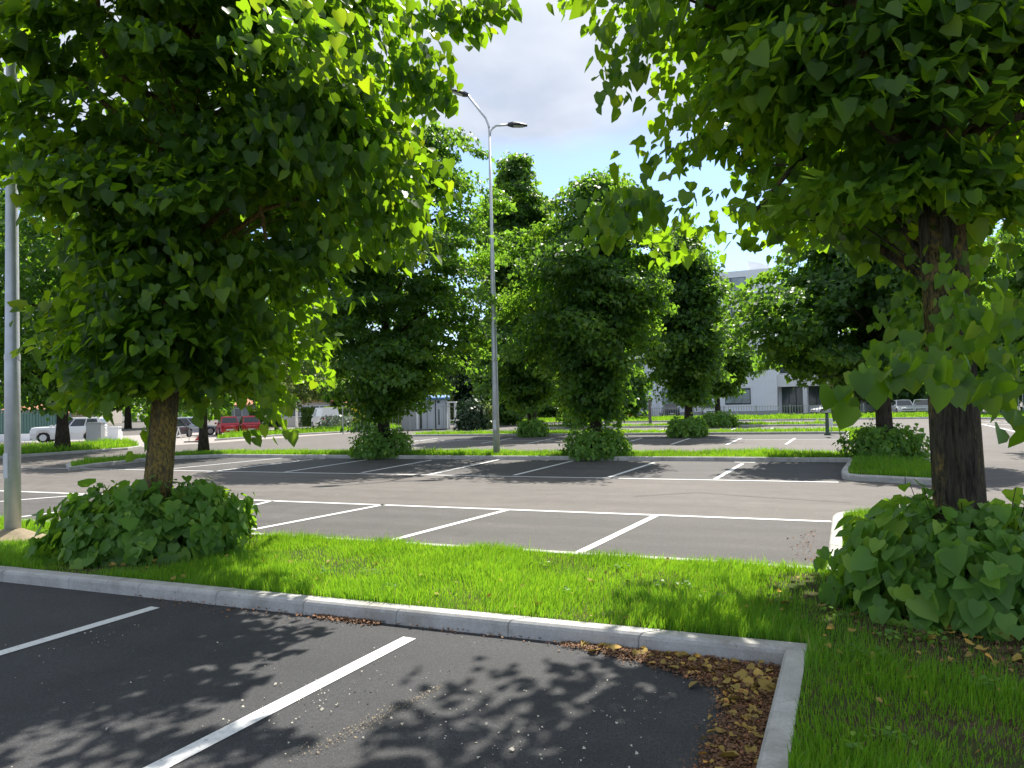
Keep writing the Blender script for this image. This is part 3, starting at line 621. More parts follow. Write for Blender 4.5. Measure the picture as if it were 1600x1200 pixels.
# third and further rows
C1, C2, D1, D2 = G(1077, 677, zt), G(832, 677, zt), G(1122, 662.5, zt), G(905, 664, zt)
tree('lime tree of the third island in front of the white building left part', C1, [(1.9, .35, .35), (2.8, .8, .8), (3.9, 1.5, 1.3), (5.4, 2.6, 1.6), (7, 2.8, 1.5), (9, 2.4, 1.3), (10.6, 1.2, .8), (11.4, .4, .4)], .25, 440, 120, .2, False, 56, cl_r=.7, depth=.45, lump=.42, flat=.45, group='lime trees on the parking islands')
tree('tallest lime tree of the third island with a pointed top beside the lamp post', C2, [(2, .9, .8), (3, 1.9, 1.6), (5, 2.1, 2.2), (8, 2.0, 3.0), (10, 2.4, 3.4), (12.5, 2.3, 3.0), (14.5, 1.7, 1.5), (16, 1.0, .7), (17.2, .4, .3)], .27, 600, 120, .22, False, 57, lean=(-.5, 0), cl_r=.7, depth=.45, lump=.42, flat=.45, group='lime trees on the parking islands')
tree('small round lime tree beside the ground floor window of the white building', D1, [(2.5, .5, .5), (3.2, 1.2, 1.1), (4.4, 1.9, 1.9), (5.4, 1.9, 2.2), (6.5, 1.3, 1.6), (7.4, .4, .4)], .25, 320, 110, .24, False, 58, cl_r=.7, depth=.42, lump=.24, flat=.45, group='lime trees on the parking islands')
tree('lime tree on the fourth island hidden low behind the centre right tree', D2, [(1.5, 1.4, 1.4), (3, 2.6, 2.4), (6, 3.2, 3.2), (9, 3.0, 3.0), (11, 1.6, 1.6), (12, .4, .4)], .3, 320, 50, .28, False, 59, cl_r=.7, group='lime trees on the parking islands')
for (lab, px, r, h, n, sd) in (('round mound under the tallest tree of the third island', (832, 679), .78, .9, 700, 64), ('round mound under the third island tree before the white building', (1073, 679), .92, .9, 700, 65),
                               ('bluish green mound under the small round tree beside the window', (1122, 664.5), 1.15, .95, 700, 66), ('tall dense mound behind the centre right tree on the fourth island', (905, 666), 1.1, 1.6, 800, 67)):
    dome('shrub', lab, G(px[0], px[1], zt), r, r, r*.9, h, n*3, .16, 'leaf_shrub', sd, False, group='leafy mounds round the tree trunks')

# ---------------------------------------------------------------- lamp posts
def lamp_post(label, base, H_, r, rings=True):
    root = empty('lamp_post', (base[0], base[1], ZS-.02), label=label, cat='lamp post', group='tall galvanised lamp posts')
    mb = MB(); mb.tube([(0, 0, 0), (0, 0, 2.6), (0, 0, 2.62), (0, 0, H_*.62), (0, 0, H_*.625), (0, 0, H_)], [r, r*.9, r*.86, r*.62, r*.5, r*.36], 20)
    mb.build('pole', M['galv'], root, True)
    d = LAT; ra = r*.34
    def P(l, z): return (d[0]*l, d[1]*l, z)
    sc = (H_/11.5)
    a1 = [P(0, H_-.02), P(-.02, H_+.1*sc), P(-.12*sc, H_+.38*sc), P(-.30*sc, H_+.62*sc), P(-.75*sc, H_+1.22*sc)]
    a2 = [P(0, H_-.35*sc), P(.03, H_-.1*sc), P(.1*sc, H_+.0), P(.24*sc, H_+.10*sc), P(.7*sc, H_+.12*sc)]
    for pts in (a1, a2):
        m = MB(); m.tube(pts, [ra]*5, 10); m.build('arm', M['galv'], root, True)
    for (l, z, tilt, sgn) in ((-.72*sc, H_+1.20*sc, .55, -1), (.66*sc, H_+.12*sc, -.0, 1)):
        m = MB(); pts = [(0, .0, .05, .05), (.07, .0, .09, .06), (.14, .0, .15, .06), (.34, .0, .16, .05), (.55, .0, .06, .025)]
        rows = []
        ax = Vector((d[0]*sgn*math.cos(tilt), d[1]*sgn*math.cos(tilt), math.sin(tilt) if sgn < 0 else -.06)).normalized(); 
        if sgn < 0: ax = Vector((-d[0]*.93, -d[1]*.93, .30)).normalized()
        sd_ = Vector((-d[1], d[0], 0)); upv = ax.cross(sd_).normalized()
        if upv.z < 0: upv = -upv
        o_ = Vector((d[0]*l, d[1]*l, z))
        for (x, _, wy, wz) in pts:
            c_ = o_+ax*x*1.25*sc+upv*0
            rows.append([tuple(c_+sd_*wy*sc*1.2*cs+upv*wz*sc*1.2*sn) for cs, sn in ((1, 0), (.7, 1), (-.7, 1), (-1, 0), (-.7, -.7), (.7, -.7))])
        for r_ in rows: m.v += r_
        for i in range(len(rows)-1):
            for k in range(6): m.f.append((i*6+k, i*6+(k+1) % 6, (i+1)*6+(k+1) % 6, (i+1)*6+k))
        m.f.append(tuple(range(6))); m.f.append(tuple((len(rows)-1)*6+k for k in range(6)))
        hd = m.build('lamp_head', M['lamp_dark'], root, False)
        q = MB(); c0 = o_+ax*.2*sc-upv*.05*sc; c1 = o_+ax*.55*sc-upv*.04*sc
        q.v = [tuple(c0+sd_*.1*sc), tuple(c0-sd_*.1*sc), tuple(c1-sd_*.08*sc), tuple(c1+sd_*.08*sc)]; q.v += [(a, b, c-.012) for a, b, c in q.v]
        q.f = [(0, 1, 2, 3), (4, 5, 6, 7), (0, 1, 5, 4), (1, 2, 6, 5), (2, 3, 7, 6), (3, 0, 4, 7)]; q.build('lens', M['lens'], hd)
    m = MB(); m.box(-r*.45, r*.45, -r*.98, -r*.86, .9, 1.25); m.build('access_door', M['galv'], root)
    m = MB(); m.tube([(0, 0, 2.58), (0, 0, 2.66)], [r*.95, r*.95], 20); m.build('collar', M['galv'], root)
    return root
LB = G(776, 709, zt); HB = hgt(776, 709, 205, zt)
lamp_post('double-armed galvanised lamp post in the middle of the second island', LB, HB, .125)
LA = G(20, 842, zt)
lamp_post('nearest galvanised lamp pole at the left edge, rising from a sand mound into the leaves', LA, HB, .105)
# sand mound
mb = MB(); nr, na = 7, 28; rnd = random.Random(3); mb.v.append((LA[0], LA[1]-.0, ZS+.17))
for i in range(1, nr+1):
    for k in range(na):
        th = 2*PI*k/na; r = .62*i/nr*(1+.15*math.sin(3*th+1)+.06*rnd.random()); z = .17*math.exp(-(i/nr*1.6)**2)-.02*(i == nr)
        mb.v.append((LA[0]+r*math.cos(th)*1.05, LA[1]+r*math.sin(th)*.8, ZS+z+rnd.uniform(-.006, .006)))
for k in range(na): mb.f.append((0, 1+k, 1+(k+1) % na))
for i in range(nr-1):
    for k in range(na): a = 1+i*na+k; b = 1+i*na+(k+1) % na; mb.f.append((a, b, b+na, a+na))
tag(mb.build('sand_mound', M['sand'], None, True), 'small heap of pale sand around the foot of the nearest lamp pole', 'sand heap')
# small posts
def post(name, label, x, yb, yt, r, mat, cap='cone'):
    g = G(x, yb, zt); h = hgt(x, yb, yt, zt)-ZS; root = empty(name, (g[0], g[1], ZS-.02), label=label, cat='post')
    m = MB(); m.tube([(0, 0, 0), (0, 0, .12), (0, 0, .13), (0, 0, h*.55), (0, 0, h)], [r*1.7, r*1.6, r, r*.9, r*.8], 12); m.build('shaft', M[mat], root, True)
    m = MB(); m.tube([(0, 0, h), (0, 0, h+.04), (0, 0, h+.07)], [r*1.15, r*1.1, r*.4], 12); m.build('cap', M[mat], root, True); return root
post('bollard', 'short dark green post on the third island near the grass end', 1293, 679, 645, .09, 'greenpost')
post('post', 'tall thin weathered post in front of the pale building wall', 1016, 664, 625, .12, 'brownpost')
g = G(1299, 676, zt); r0 = empty('sign_board', (g[0], g[1], ZS-.02), -.05, label='small blank white board beside the dark green post', cat='sign')
m = MB(); m.tube([(0, 0, 0), (0, 0, .75)], [.02, .02], 8); m.build('stake', M['wire'], r0)
m = MB(); m.box(-.09, .09, -.035, -.021, .38, .74); m.build('board', M['trim'], r0, bevel=.004)

# ---------------------------------------------------------------- cars
def car(label, pos, head, L_=4.3, W_=1.8, H_=1.5, kind='hatch', paint='car_white', group='cars parked beyond the lots', name='parked_car', top=None):
    root = empty(name, (pos[0], pos[1], .004), head, label=label, cat='van' if kind == 'van' else 'car', group=group)
    hw = W_/2; wr = .335; ax = (L_*.315, -L_*.31); belt = H_*.60; hood = H_*.58
    if kind == 'suv': belt, hood, wr = H_*.64, H_*.68, .37
    nose = (.97, .92, .78) if kind == 'suv' else (.86, .74, .6)
    xs = sorted(set([-L_/2, -L_/2+.08, -L_/2+.3, L_/2-.3, L_/2-.1, L_/2]+[a+wr*1.16*math.sin(t) for a in ax for t in (-PI/2, -1.1, -.6, 0, .6, 1.1, PI/2)]+[-.4, .3]))
    def zb(x):
        z = .24 if abs(x) < L_/2-.25 else .32
        for a in ax:
            if abs(x-a) < wr*1.16: z = max(z, wr+math.sqrt((wr*1.16)**2-(x-a)**2)*.95)
        return z
    tail = belt*.98 if kind != 'sedan' else belt*.97
    def zt_(x): return np.interp(x, [-L_/2, -L_/2+.1, -L_/2+.35, L_*.12, L_*.24, L_/2-.35, L_/2-.08, L_/2], [tail*.86, tail*.96, tail, belt, hood*.98, hood*nose[0], hood*nose[1], hood*nose[2]])
    def hwf(x): return hw*np.interp(abs(x), [0, L_/2-.6, L_/2-.15, L_/2], [1, 1, .9, .8])
    m = MB(); rows = []
    for x in xs:
        w_ = hwf(x); b = zb(x); t_ = max(zt_(x), b+.03); md = b+(t_-b)*.5
        rows.append([(x, w_*.94, b), (x, w_, md), (x, w_*.985, t_-.06), (x, w_*.90, t_), (x, -w_*.90, t_), (x, -w_*.985, t_-.06), (x, -w_, md), (x, -w_*.94, b)])
    for r in rows: m.v += r
    for i in range(len(rows)-1):
        for k in range(8): m.f.append((i*8+k, i*8+(k+1) % 8, (i+1)*8+(k+1) % 8, (i+1)*8+k))
    m.f.append(tuple(range(8))); m.f.append(tuple((len(rows)-1)*8+k for k in range(8)))
    # cabin
    if kind == 'hatch': cx_ = [(-L_/2+.12, 0), (-L_/2+.42, 1), (L_*.02, 1), (L_*.23, 0)]
    elif kind == 'suv': cx_ = [(-L_/2+.10, 0), (-L_/2+.32, .97), (L_*.05, 1), (L_*.21, 0)]
    elif kind == 'van': cx_ = [(-L_/2+.04, 0), (-L_/2+.14, 1), (L_*.22, 1), (L_*.34, 0)]
    else: cx_ = [(-L_*.36, 0), (-L_*.19, .96), (L_*.04, 1), (L_*.24, 0)]
    b0 = len(m.v); rr = []
    for x, f in cx_:
        z = belt-.03+(H_-belt+.03)*f; w_ = hw*(.90-.16*f); rr.append((x, w_, z))
    # side polygon points (left then right), roof crowned
    pts = [(x, w_, z) for x, w_, z in rr]
    for s_ in (1, -1): m.v += [(x, s_*w_, z) for x, w_, z in pts]
    m.v += [(pts[1][0], 0, pts[1][2]+.04), (pts[2][0], 0, pts[2][2]+.04)]
    q = b0
    m.f += [(q, q+1, q+2, q+3), (q+4, q+5, q+6, q+7), (q, q+1, q+8, q+5, q+4), (q+3, q+2, q+9, q+6, q+7), (q+1, q+2, q+9, q+8), (q+5, q+6, q+9, q+8)]
    m.build('body', M[paint], root, False)
    if top:
        t = MB(); t.box(pts[1][0]+.02, pts[2][0]-.02, -hw*.74, hw*.74, H_-.005, H_+.045); t.build('roof', M[top], root, bevel=.012)
    def lerp(a, b, t): return tuple(a[i]*(1-t)+b[i]*t for i in range(3))
    g_ = M['carglass']
    for s_ in (1, -1):
        A_, B_, C_, D_ = [(x, s_*w_, z) for x, w_, z in pts]
        def q4(t, h):
            lo = lerp(A_, D_, t); hi = lerp(B_, C_, t); p = lerp(lo, hi, h); return (p[0], p[1]+s_*.006, p[2])
        if kind == 'van': spans = [(.70, .95)]
        else: spans = [(.08, .34), (.37, .66), (.69, .93)]
        for a, b in spans:
            w_ = MB(); w_.v = [q4(a, .10), q4(b, .10), q4(b, .88), q4(a, .88)]; w_.f = [(0, 1, 2, 3)]; wo = w_.build('side_window', g_, root)
    for (i, j, nm) in ((3, 2, 'windscreen'), (0, 1, 'rear_window')):
        if kind == 'van' and nm == 'rear_window': continue
        lo, hi = pts[i], pts[j]; sg = 1 if nm == 'windscreen' else -1
        w_ = MB(); f0, f1_ = (.08, .92) if nm == 'windscreen' else (.22, .86)
        a = lerp(lo, hi, f0); b = lerp(lo, hi, f1_); off = .012*sg
        w_.v = [(a[0]+off, a[1]*.9, a[2]+.012), (a[0]+off, -a[1]*.9, a[2]+.012), (b[0]+off, -b[1]*.88, b[2]+.012), (b[0]+off, b[1]*.88, b[2]+.012)]; w_.f = [(0, 1, 2, 3)]; w_.build(nm, g_, root)
    for a in ax:
        for s_ in (1, -1):
            t = MB(); y = s_*(hw-.10); t.tube([(a, y-.1, wr), (a, y-.09, wr), (a, y+.09, wr), (a, y+.1, wr)], [wr*.93, wr, wr, wr*.93], 20); w_ = t.build('wheel', M['rubber'], root, True)
            t = MB(); y2 = s_*(hw+.002); t.tube([(a, y2-.01*s_, wr), (a, y2+.004*s_, wr)], [wr*.64, wr*.60], 12); t.build('rim', M['rim'], w_)
    for s_ in (1, -1):
        t = MB(); t.box(L_/2-.14, L_/2-.035, s_*hw*.62-.14, s_*hw*.62+.14, hood*.62, hood*.74); t.build('headlight', M['lamp_clear'], root, bevel=.01)
        t = MB(); t.box(-L_/2-.012, -L_/2+.12, s_*hw*.72-.10, s_*hw*.72+.10, belt*.68, belt*.88); t.build('tail_light', M['lamp_red'], root, bevel=.01)
        t = MB(); t.box(L_*.185, L_*.225, s_*(hw+.02)-.08, s_*(hw+.02)+.08, belt+.02, belt+.15); t.build('mirror', M[paint], root, bevel=.01)
    t = MB(); t.box(-L_/2-.012, -L_/2+.02, -.26, .26, belt*.48, belt*.48+.11); t.build('number_plate', M['plate'], root)
    t = MB(); t.box(L_/2-.03, L_/2+.012, -.26, .26, .38, .48); t.build('number_plate', M['plate'], root)
    t = MB(); t.box(L_/2-.04, L_/2+.008, -hw*.52, hw*.52, hood*.60, hood*.70); t.build('grille', M['dark'], root)
    t = MB(); t.box(L_/2-.12, L_/2+.01, -hw*.72, hw*.72, .26, .36); t.build('bumper', M['dark'], root, bevel=.01)
    return root
angL = math.atan2(LAT[1], LAT[0])
def place(x, yb): g = G(x, yb); return g
car('white suv facing left on the left verge beside the green fence', place(110, 690.5), angL+PI+.32, 4.6, 1.9, 1.7, 'suv', 'car_white')
car('small red car seen from behind, the left one of the red pair', place(355, 680.5), math.atan2(place(355, 680)[1], place(355, 680)[0])+.12, 3.6, 1.5, 1.5, 'hatch', 'car_red')
car('small red car nearest the green hedge, the right one of the red pair', place(389, 679.5), math.atan2(place(389, 680)[1], place(389, 680)[0])+.12, 3.6, 1.5, 1.5, 'hatch', 'car_red')
car('silver grey car behind the red and white barrier', place(300, 680.5), angL+.5, 4.2, 1.8, 1.5, 'hatch', 'car_silver')
car('dark red car behind the near left trunk beside the barrier', place(268, 684.5), angL+PI/2, 4.0, 1.75, 1.45, 'hatch', 'car_dark')
car('silver car seen from the front beside the red board, left of the tall thin post', place(1002, 651.5), -PI/2+.38, 4.2, 1.8, 1.62, 'hatch', 'car_silver')
car('dark suv with pale roof facing the lens, right of the tall thin post', place(1048, 651.5), -PI/2+.25, 4.5, 1.95, 1.65, 'suv', 'car_dark', top='car_silver')
car('white car half hidden behind the small round tree by the building', place(1108, 649.5), -PI/2+.2, 4.3, 1.8, 1.55, 'hatch', 'car_white')
car('white sedan facing left behind the dark green post', place(1300, 647.5), angL+PI+.05, 4.4, 1.8, 1.4, 'sedan', 'car_white')
car('white car between the spreading tree trunk and the nearest right trunk', place(1411, 647.5), -PI/2+.1, 4.4, 1.8, 1.5, 'sedan', 'car_white')
car('white car nosing out behind the left side of the nearest right trunk', place(1441, 647), -PI/2-.2, 4.4, 1.8, 1.5, 'sedan', 'car_white')
car('white car parked beyond the centre trees behind the picket fence', place(868, 652), angL+PI+.5, 4.2, 1.8, 1.5, 'hatch', 'car_white')
car('silver car furthest left of those beyond the centre trees', place(833, 652.5), angL+.2, 4.2, 1.8, 1.45, 'hatch', 'car_silver')
car('white camper van parked in front of the hedge', place(508, 668.5), angL+PI*.5+.5, 4.6, 2.0, 2.05, 'van', 'car_white', name='camper_van', top='trim')

# bicycle stand / barrier
g = G(306, 691); r0 = empty('road_barrier', (g[0], g[1], 0), angL, label='red board barrier on thin metal legs beside the slender trunk', cat='barrier')
m = MB(); m.add([(-.1, 0, .1), (.55, 0, .1), (.55, 0, .85)] + [(-.1, .03, .1), (.55, .03, .1), (.55, .03, .85)], [(0, 1, 2), (3, 5, 4), (0, 1, 4, 3), (1, 2, 5, 4), (2, 0, 3, 5)]); m.build('board', M['barrier'], r0)
m = MB(); m.box(-.7, .7, -.15, .2, 0, .07); m.build('base', M['rubber'], r0)
m = MB(); m.tube([(-.45, .05, .05), (-.45, .05, .8), (-.38, .05, .9), (.5, .05, .9)], [.02]*4, 8); m.build('frame', M['wire'], r0)
g = G(279, 688); r0 = empty('bicycle_rack', (g[0], g[1], 0), angL, label='small white a-frame rack right of the near left trunk', cat='rack')
for s_ in (-1, 1):
    m = MB(); m.tube([(s_*.22, 0, 0), (0, 0, .85)], [.03, .03], 8); m.build('leg', M['trim'], r0)
m = MB(); m.tube([(-.13, 0, .3), (.13, 0, .3)], [.02, .02], 8); m.build('crossbar', M['trim'], r0)

# ---------------------------------------------------------------- fences, cabin, hedge
def fence(name, label, a, b, h, step, rails, picket, mat, postr=.035, zb=0., pr=.012, cat='fence', post_step=None):
    a, b = np.array(a), np.array(b); Ld = np.linalg.norm(b-a); d = (b-a)/Ld; rz = math.atan2(d[1], d[0])
    root = empty(name, (a[0], a[1], zb), rz, label=label, cat=cat)
    ps = post_step or step; n = max(1, round(Ld/ps))
    for i in range(n+1):
        m = MB(); m.box(Ld*i/n-postr, Ld*i/n+postr, -postr, postr, -.05, h+.05); m.build('post', M[mat], root)
    m = MB()
    for z in rails: m.box(0, Ld, -.015-pr, -.015+pr, z-.018, z+.018)
    m.build('rail', M[mat], root)
    m = MB(); k = int(Ld/picket)
    for i in range(1, k): x = Ld*i/k; m.box(x-pr, x+pr, .002, .002+2*pr, .05, h-.02)
    m.build('bars', M[mat], root); return root
fa, fb = G(915, 654.5), G(1350, 650.5)
fence('picket_fence', 'long low grey picket fence along the grass before the white building', fa, fb, 1.15, 3, (.15, 1.05), .28, 'wire', .04, .1, .018, post_step=3.6)
fence('picket_fence', 'grey fence on the far right behind the nearest thick trunk', G(1520, 650.5), G(1700, 649.5), 1.9, 3, (.2, 1.7), .3, 'wire', .05, .1, .03, post_step=3)
fence('mesh_fence', 'light temporary mesh fence in front of the cabin and shrubs', G(641, 673.5), G(745, 670.5), 1.95, 3.5, (.12, 1.9), .30, 'wire', .03, 0, .007, post_step=3.4)
fence('mesh_fence', 'thin mesh fence in front of the silvery shrub and camper van', G(536, 679.5), G(628, 673), 2.0, 3.5, (.12, 1.95), .4, 'wire', .03, .1, .006, post_step=4.6)
fence('metal_fence', 'green vertical bar fence behind the white suv', G(-60, 691), G(110, 683), 2.2, 3, (.2, 2.1), .22, 'green_fence', .05, .3, .075, post_step=3)
m = MB(); a = G(-60, 692); b = G(190, 685)
d_ = np.array(b)-np.array(a); n_ = np.array([-d_[1], d_[0]])/np.linalg.norm(d_)*.2
m.prism([a, b, tuple(np.array(b)+n_), tuple(np.array(a)+n_)], 0, .55); tag(m.build('low_wall', M['white_wall']), 'low pale wall carrying the green fence on the left', 'wall')
# utility cabinets beside the suv
for (x, yb, yt, wd, mt, lab) in ((146, 692, 660, 1.0, 'cabin_grey', 'grey utility cabinet standing in front of the white suv'), (176, 689, 667, .75, 'white_wall', 'pale ribbed utility cabinet right of the white suv')):
    g = G(x, yb); h = hgt(x, yb, yt); r0 = empty('utility_cabinet', (g[0], g[1], 0), angL, label=lab, cat='cabinet')
    m = MB(); m.box(-wd/2, wd/2, 0, .5, 0, h-.06); m.build('body', M[mt], r0, bevel=.01)
    m = MB(); m.box(-wd/2-.03, wd/2+.03, -.03, .53, h-.062, h); m.build('lid', M[mt], r0, bevel=.01)
    m = MB(); m.box(-wd/2+.05, wd/2-.05, -.012, .003, .15, h-.12); m.build('door', M[mt], r0, bevel=.004)
# cabin
cg = G(680, 671.5); ch = hgt(680, 671.5, 619); px = lambda x: (x-680)*np.linalg.norm(cg)/CF*1.0
r0 = empty('site_cabin', (cg[0], cg[1], 0), angL+.05, label='pale blue grey site cabin with a blue sheet roof behind the mesh fence', cat='cabin')
m = MB(); m.box(px(659), px(698), 0, 2.4, .05, ch-.35); m.build('wall', M['cabin'], r0)
m = MB(); rx0, rx1 = px(656), px(704); m.add([(rx0, -.35, ch-.28), (rx1, -.35, ch-.28), (rx1, 2.6, ch-.02), (rx0, 2.6, ch-.02), (rx0, -.35, ch-.12), (rx1, -.35, ch-.12), (rx1, 2.6, ch+.12), (rx0, 2.6, ch+.12)], [(0, 1, 2, 3), (4, 5, 6, 7), (0, 1, 5, 4), (1, 2, 6, 5), (2, 3, 7, 6), (3, 0, 4, 7)]); m.build('roof', M['blue_roof'], r0)
dr = MB(); dr.box(px(682), px(692), -.03, .003, .1, 2.15); dd = dr.build('door', M['cabin'], r0, bevel=.005)
q = MB(); q.box(px(685), px(687.3), -.045, -.028, .4, 1.7); q.build('pane', M['glass'], dd)
q = MB(); q.box(px(684), px(687.6), -.02, .003, 2.2, 2.42); q.build('vent', M['glass'], r0)
q = MB(); q.box(px(666), px(674), -.02, .003, 2.05, 2.4); q.build('window', M['glass'], r0)
for xx in (659, 668, 681, 697.5): q = MB(); q.box(px(xx)-.04, px(xx)+.04, -.05, -.003, .05, ch-.36); q.build('corner_strip', M['dark'] if xx in (659, 681) else M['cabin_grey'], r0)
r1 = empty('storage_box', (cg[0], cg[1], 0), angL-.05, label='lower grey storage cabin joined to the left of the blue-roofed cabin', cat='cabin')
q = MB(); q.box(px(629), px(657.5), -.3, 2, .03, ch-.62); q.build('wall', M['cabin_grey'], r1)
q = MB(); q.box(px(627), px(658), -.42, 2.1, ch-.618, ch-.5); q.build('roof', M['trim'], r1)
q = MB(); q.box(px(652), px(655.5), -.33, -.303, .1, 2.0); q.build('door', M['white_wall'], r1)
r2 = empty('shelter_frame', (cg[0], cg[1], 0), angL, label='open white steel shelter frame with a bench right of the cabin', cat='shelter')
for xx in (701, 711.5):
    for yy in (-.3, 1.): q = MB(); q.box(px(xx)-.05, px(xx)+.05, yy-.05, yy+.05, 0, 2.2); q.build('post', M['trim'], r2)
q = MB(); q.box(px(699.5), px(713.5), -.4, 1.1, 2.205, 2.32); q.build('roof', M['trim'], r2)
q = MB(); q.box(px(701.8), px(718), -.2, .4, .72, .78); q.build('bench', M['trim'], r2)
def bushbox(name, label, a, b, dep, h, n, leaf, mat, seed, cat='hedge', zb=0., topmat=None):
    a, b = np.array(a), np.array(b); rng = np.random.default_rng(seed); Ld = np.linalg.norm(b-a); d = (b-a)/Ld; n_ = np.array([-d[1], d[0]])
    m3 = (a+b)/2; root = empty(name, (m3[0], m3[1], zb), label=label, cat=cat)
    t = rng.random(n); face = rng.random(n); y = np.where(face < .6, rng.random(n)*.2, rng.random(n))*dep; z = np.where(face < .6, rng.random(n), 1-rng.random(n)**2*.2)*h
    z *= 1+.05*np.sin(t*Ld*2+seed)+.03*np.sin(t*Ld*5.3); P = a+np.outer(t*Ld, d)+np.outer(y+rng.normal(0, .06, n), n_)
    pos = np.column_stack([P-m3, z]); tip = np.column_stack([-n_[0]*np.ones(n)*.4, -n_[1]*np.ones(n)*.4, np.where(z > .8*h, .5, -.5)])+rng.normal(0, .5, (n, 3))
    nor = np.column_stack([-n_[0]*np.ones(n), -n_[1]*np.ones(n), np.ones(n)*.6])+rng.normal(0, .5, (n, 3))
    leaves('foliage', pos, tip, nor, leaf*rng.uniform(.6, 1.3, n), M[mat], root, rng, False)
    q = MB(); 
    for k in range(int(Ld)): p = a+d*(k+.5)+n_*dep/2-m3; q.tube([(p[0], p[1], 0), (p[0], p[1], h*.8)], [.04, .02], 5)
    q.build('stem', M['bark'], root); return root
bushbox('hedge', 'long clipped green hedge with a bright sunlit top on the left', G(388, 667), G(640, 664.5), 1.4, 2.0, 26000, .2, 'hedge', 71)
# street pole before the hedge
g = G(464, 671); hh = hgt(464, 671, 600); r0 = empty('utility_pole', (g[0], g[1], 0), label='slim pale pole standing in front of the clipped hedge', cat='pole')
m = MB(); m.tube([(0, 0, 0), (0, 0, hh)], [.13, .09], 12); m.build('shaft', M['trim'], r0, True); m = MB(); m.tube([(0, 0, hh), (0, 0, hh+.05)], [.11, .08], 12); m.build('cap', M['wire'], r0)
def bush(label, x, yb, wpx, yt, n, leaf, mat, seed, name='shrub', dep=.8):
    g = G(x, yb); d = np.linalg.norm(g); r = wpx/2*d/CF; h = hgt(x, yb, yt)
    return dome(name, label, g, r, r, r*dep, h/1.08, n, leaf, mat, seed, False, zb=0.)
bush('silvery grey shrub right of the camper van', 540, 673, 78, 647, 1300, .26, 'leaf_silver', 81)
fl = bush('yellow flowering bush left of the rounded tree mound', 578, 674, 44, 643, 900, .28, 'leaf_shrub', 82)
rng = np.random.default_rng(8)
g = G(578, 674); n = 230; ph = rng.uniform(0, 2*PI, n); pos = np.column_stack([rng.normal(0, .55, n), rng.normal(-.6, .2, n), rng.uniform(.9, 2.1, n)]); 
leaves('flower', pos, rng.normal(0, 1, (n, 3))+np.array([0, 0, .6]), rng.normal(0, 1, (n, 3)), np.full(n, .26), M['flower'], fl, rng, False)['kind'] = 'stuff'
bush('pale green flowering shrub rising behind the blue cabin roof', 690, 662, 60, 604, 1500, .4, 'leaf_pale', 83)
bush('dark clipped bush right of the shelter frame', 738, 672, 46, 622, 1500, .25, 'leaf_dark', 84)
bush('light green bush between the dark bush and the lamp post', 757, 670, 34, 628, 900, .28, 'leaf_pale', 85)
bush('yellowish round bush in front of the low white wing', 1239, 645, 40, 621, 1200, .3, 'leaf_yellow', 86)
bush('green shrub left of the picket fence behind the centre right mound', 958, 655, 30, 634, 700, .3, 'leaf_shrub', 87)

# ---------------------------------------------------------------- background trees
def bgtree(label, x, yb, tab_px, mat, leaf, ncl, per, seed, tr=.2, cat='tree', group='trees beyond the parking lot', name='broadleaf_tree', cl=.8, depth=.4):
    """tab_px: (pixel row, left half width, right half width) -> metres at the tree's own distance."""
    g = G(x, yb); d = np.dot(g, FWD); tab = sorted([(hgt(x, yb, y), l*d/CF, r*d/CF) for y, l, r in tab_px])
    return tree(label, g, tab, tr, ncl, per, leaf, False, seed, mat, cl_r=cl, zb=0., cat=cat, group=group, name=name, depth=depth, limbs=12)
bgtree('bright yellow green small tree in front of the hedge and the pink roofed house', 432, 676, [(634, 10, 14), (618, 55, 70), (595, 70, 105), (570, 75, 108), (545, 60, 80), (530, 20, 20)], 'leaf_pale', .24, 300, 50, 91, .16, cl=.6)
bgtree('lit green tree seen through the gap between the near left tree and the rounded tree', 470, 662, [(600, 40, 40), (560, 70, 60), (520, 70, 60), (480, 60, 50), (450, 20, 20)], 'leaf_far', .4, 300, 45, 92, .3, cl=1.2)
bgtree('tall dark tree behind the left verge', -20, 672, [(620, 60, 60), (540, 130, 120), (430, 150, 140), (330, 130, 120), (240, 60, 60)], 'leaf_dark', .5, 420, 50, 93, .4, cl=1.5)
bgtree('broad dark tree behind the near left trunk', 200, 670, [(636, 50, 50), (590, 110, 120), (500, 130, 130), (400, 120, 120), (330, 60, 60)], 'leaf_far', .5, 420, 50, 94, .35, cl=1.4)
bgtree('bluish conifer right of the rounded tree', 715, 660, [(655, 14, 14), (630, 26, 24), (600, 24, 22), (570, 16, 16), (545, 5, 5)], 'leaf_blue', .4, 260, 50, 95, .25, name='conifer_tree', cl=.9)
bgtree('grey green airy tree behind the pale shrub', 692, 655, [(640, 10, 10), (600, 22, 20), (570, 20, 18), (540, 8, 8)], 'leaf_silver', .5, 110, 34, 96, .2, cl=.9)
bgtree('dark columnar cypress right of the bluish conifer', 738, 661, [(655, 12, 12), (620, 18, 18), (580, 18, 16), (545, 12, 12), (510, 3, 3)], 'leaf_dark', .4, 240, 50, 97, .25, name='cypress_tree', cl=.9)
bgtree('bushy green tree just behind the central lamp post', 790, 664, [(655, 20, 16), (630, 34, 26), (600, 42, 34), (560, 44, 40), (520, 36, 34), (480, 16, 14)], 'leaf_far', .38, 420, 52, 98, .25, cl=.9)
bgtree('low leafy tree in the gap right of the centre right trunk', 975, 657, [(640, 12, 14), (615, 26, 30), (590, 26, 28), (565, 12, 12)], 'leaf_far', .4, 220, 45, 99, .2, cl=.9)
bgtree('bright green tree behind the low wing near the spreading tree', 1340, 646, [(620, 16, 10), (595, 34, 30), (570, 30, 36), (548, 10, 14)], 'leaf_pale', .45, 220, 45, 100, .25, cl=1.)
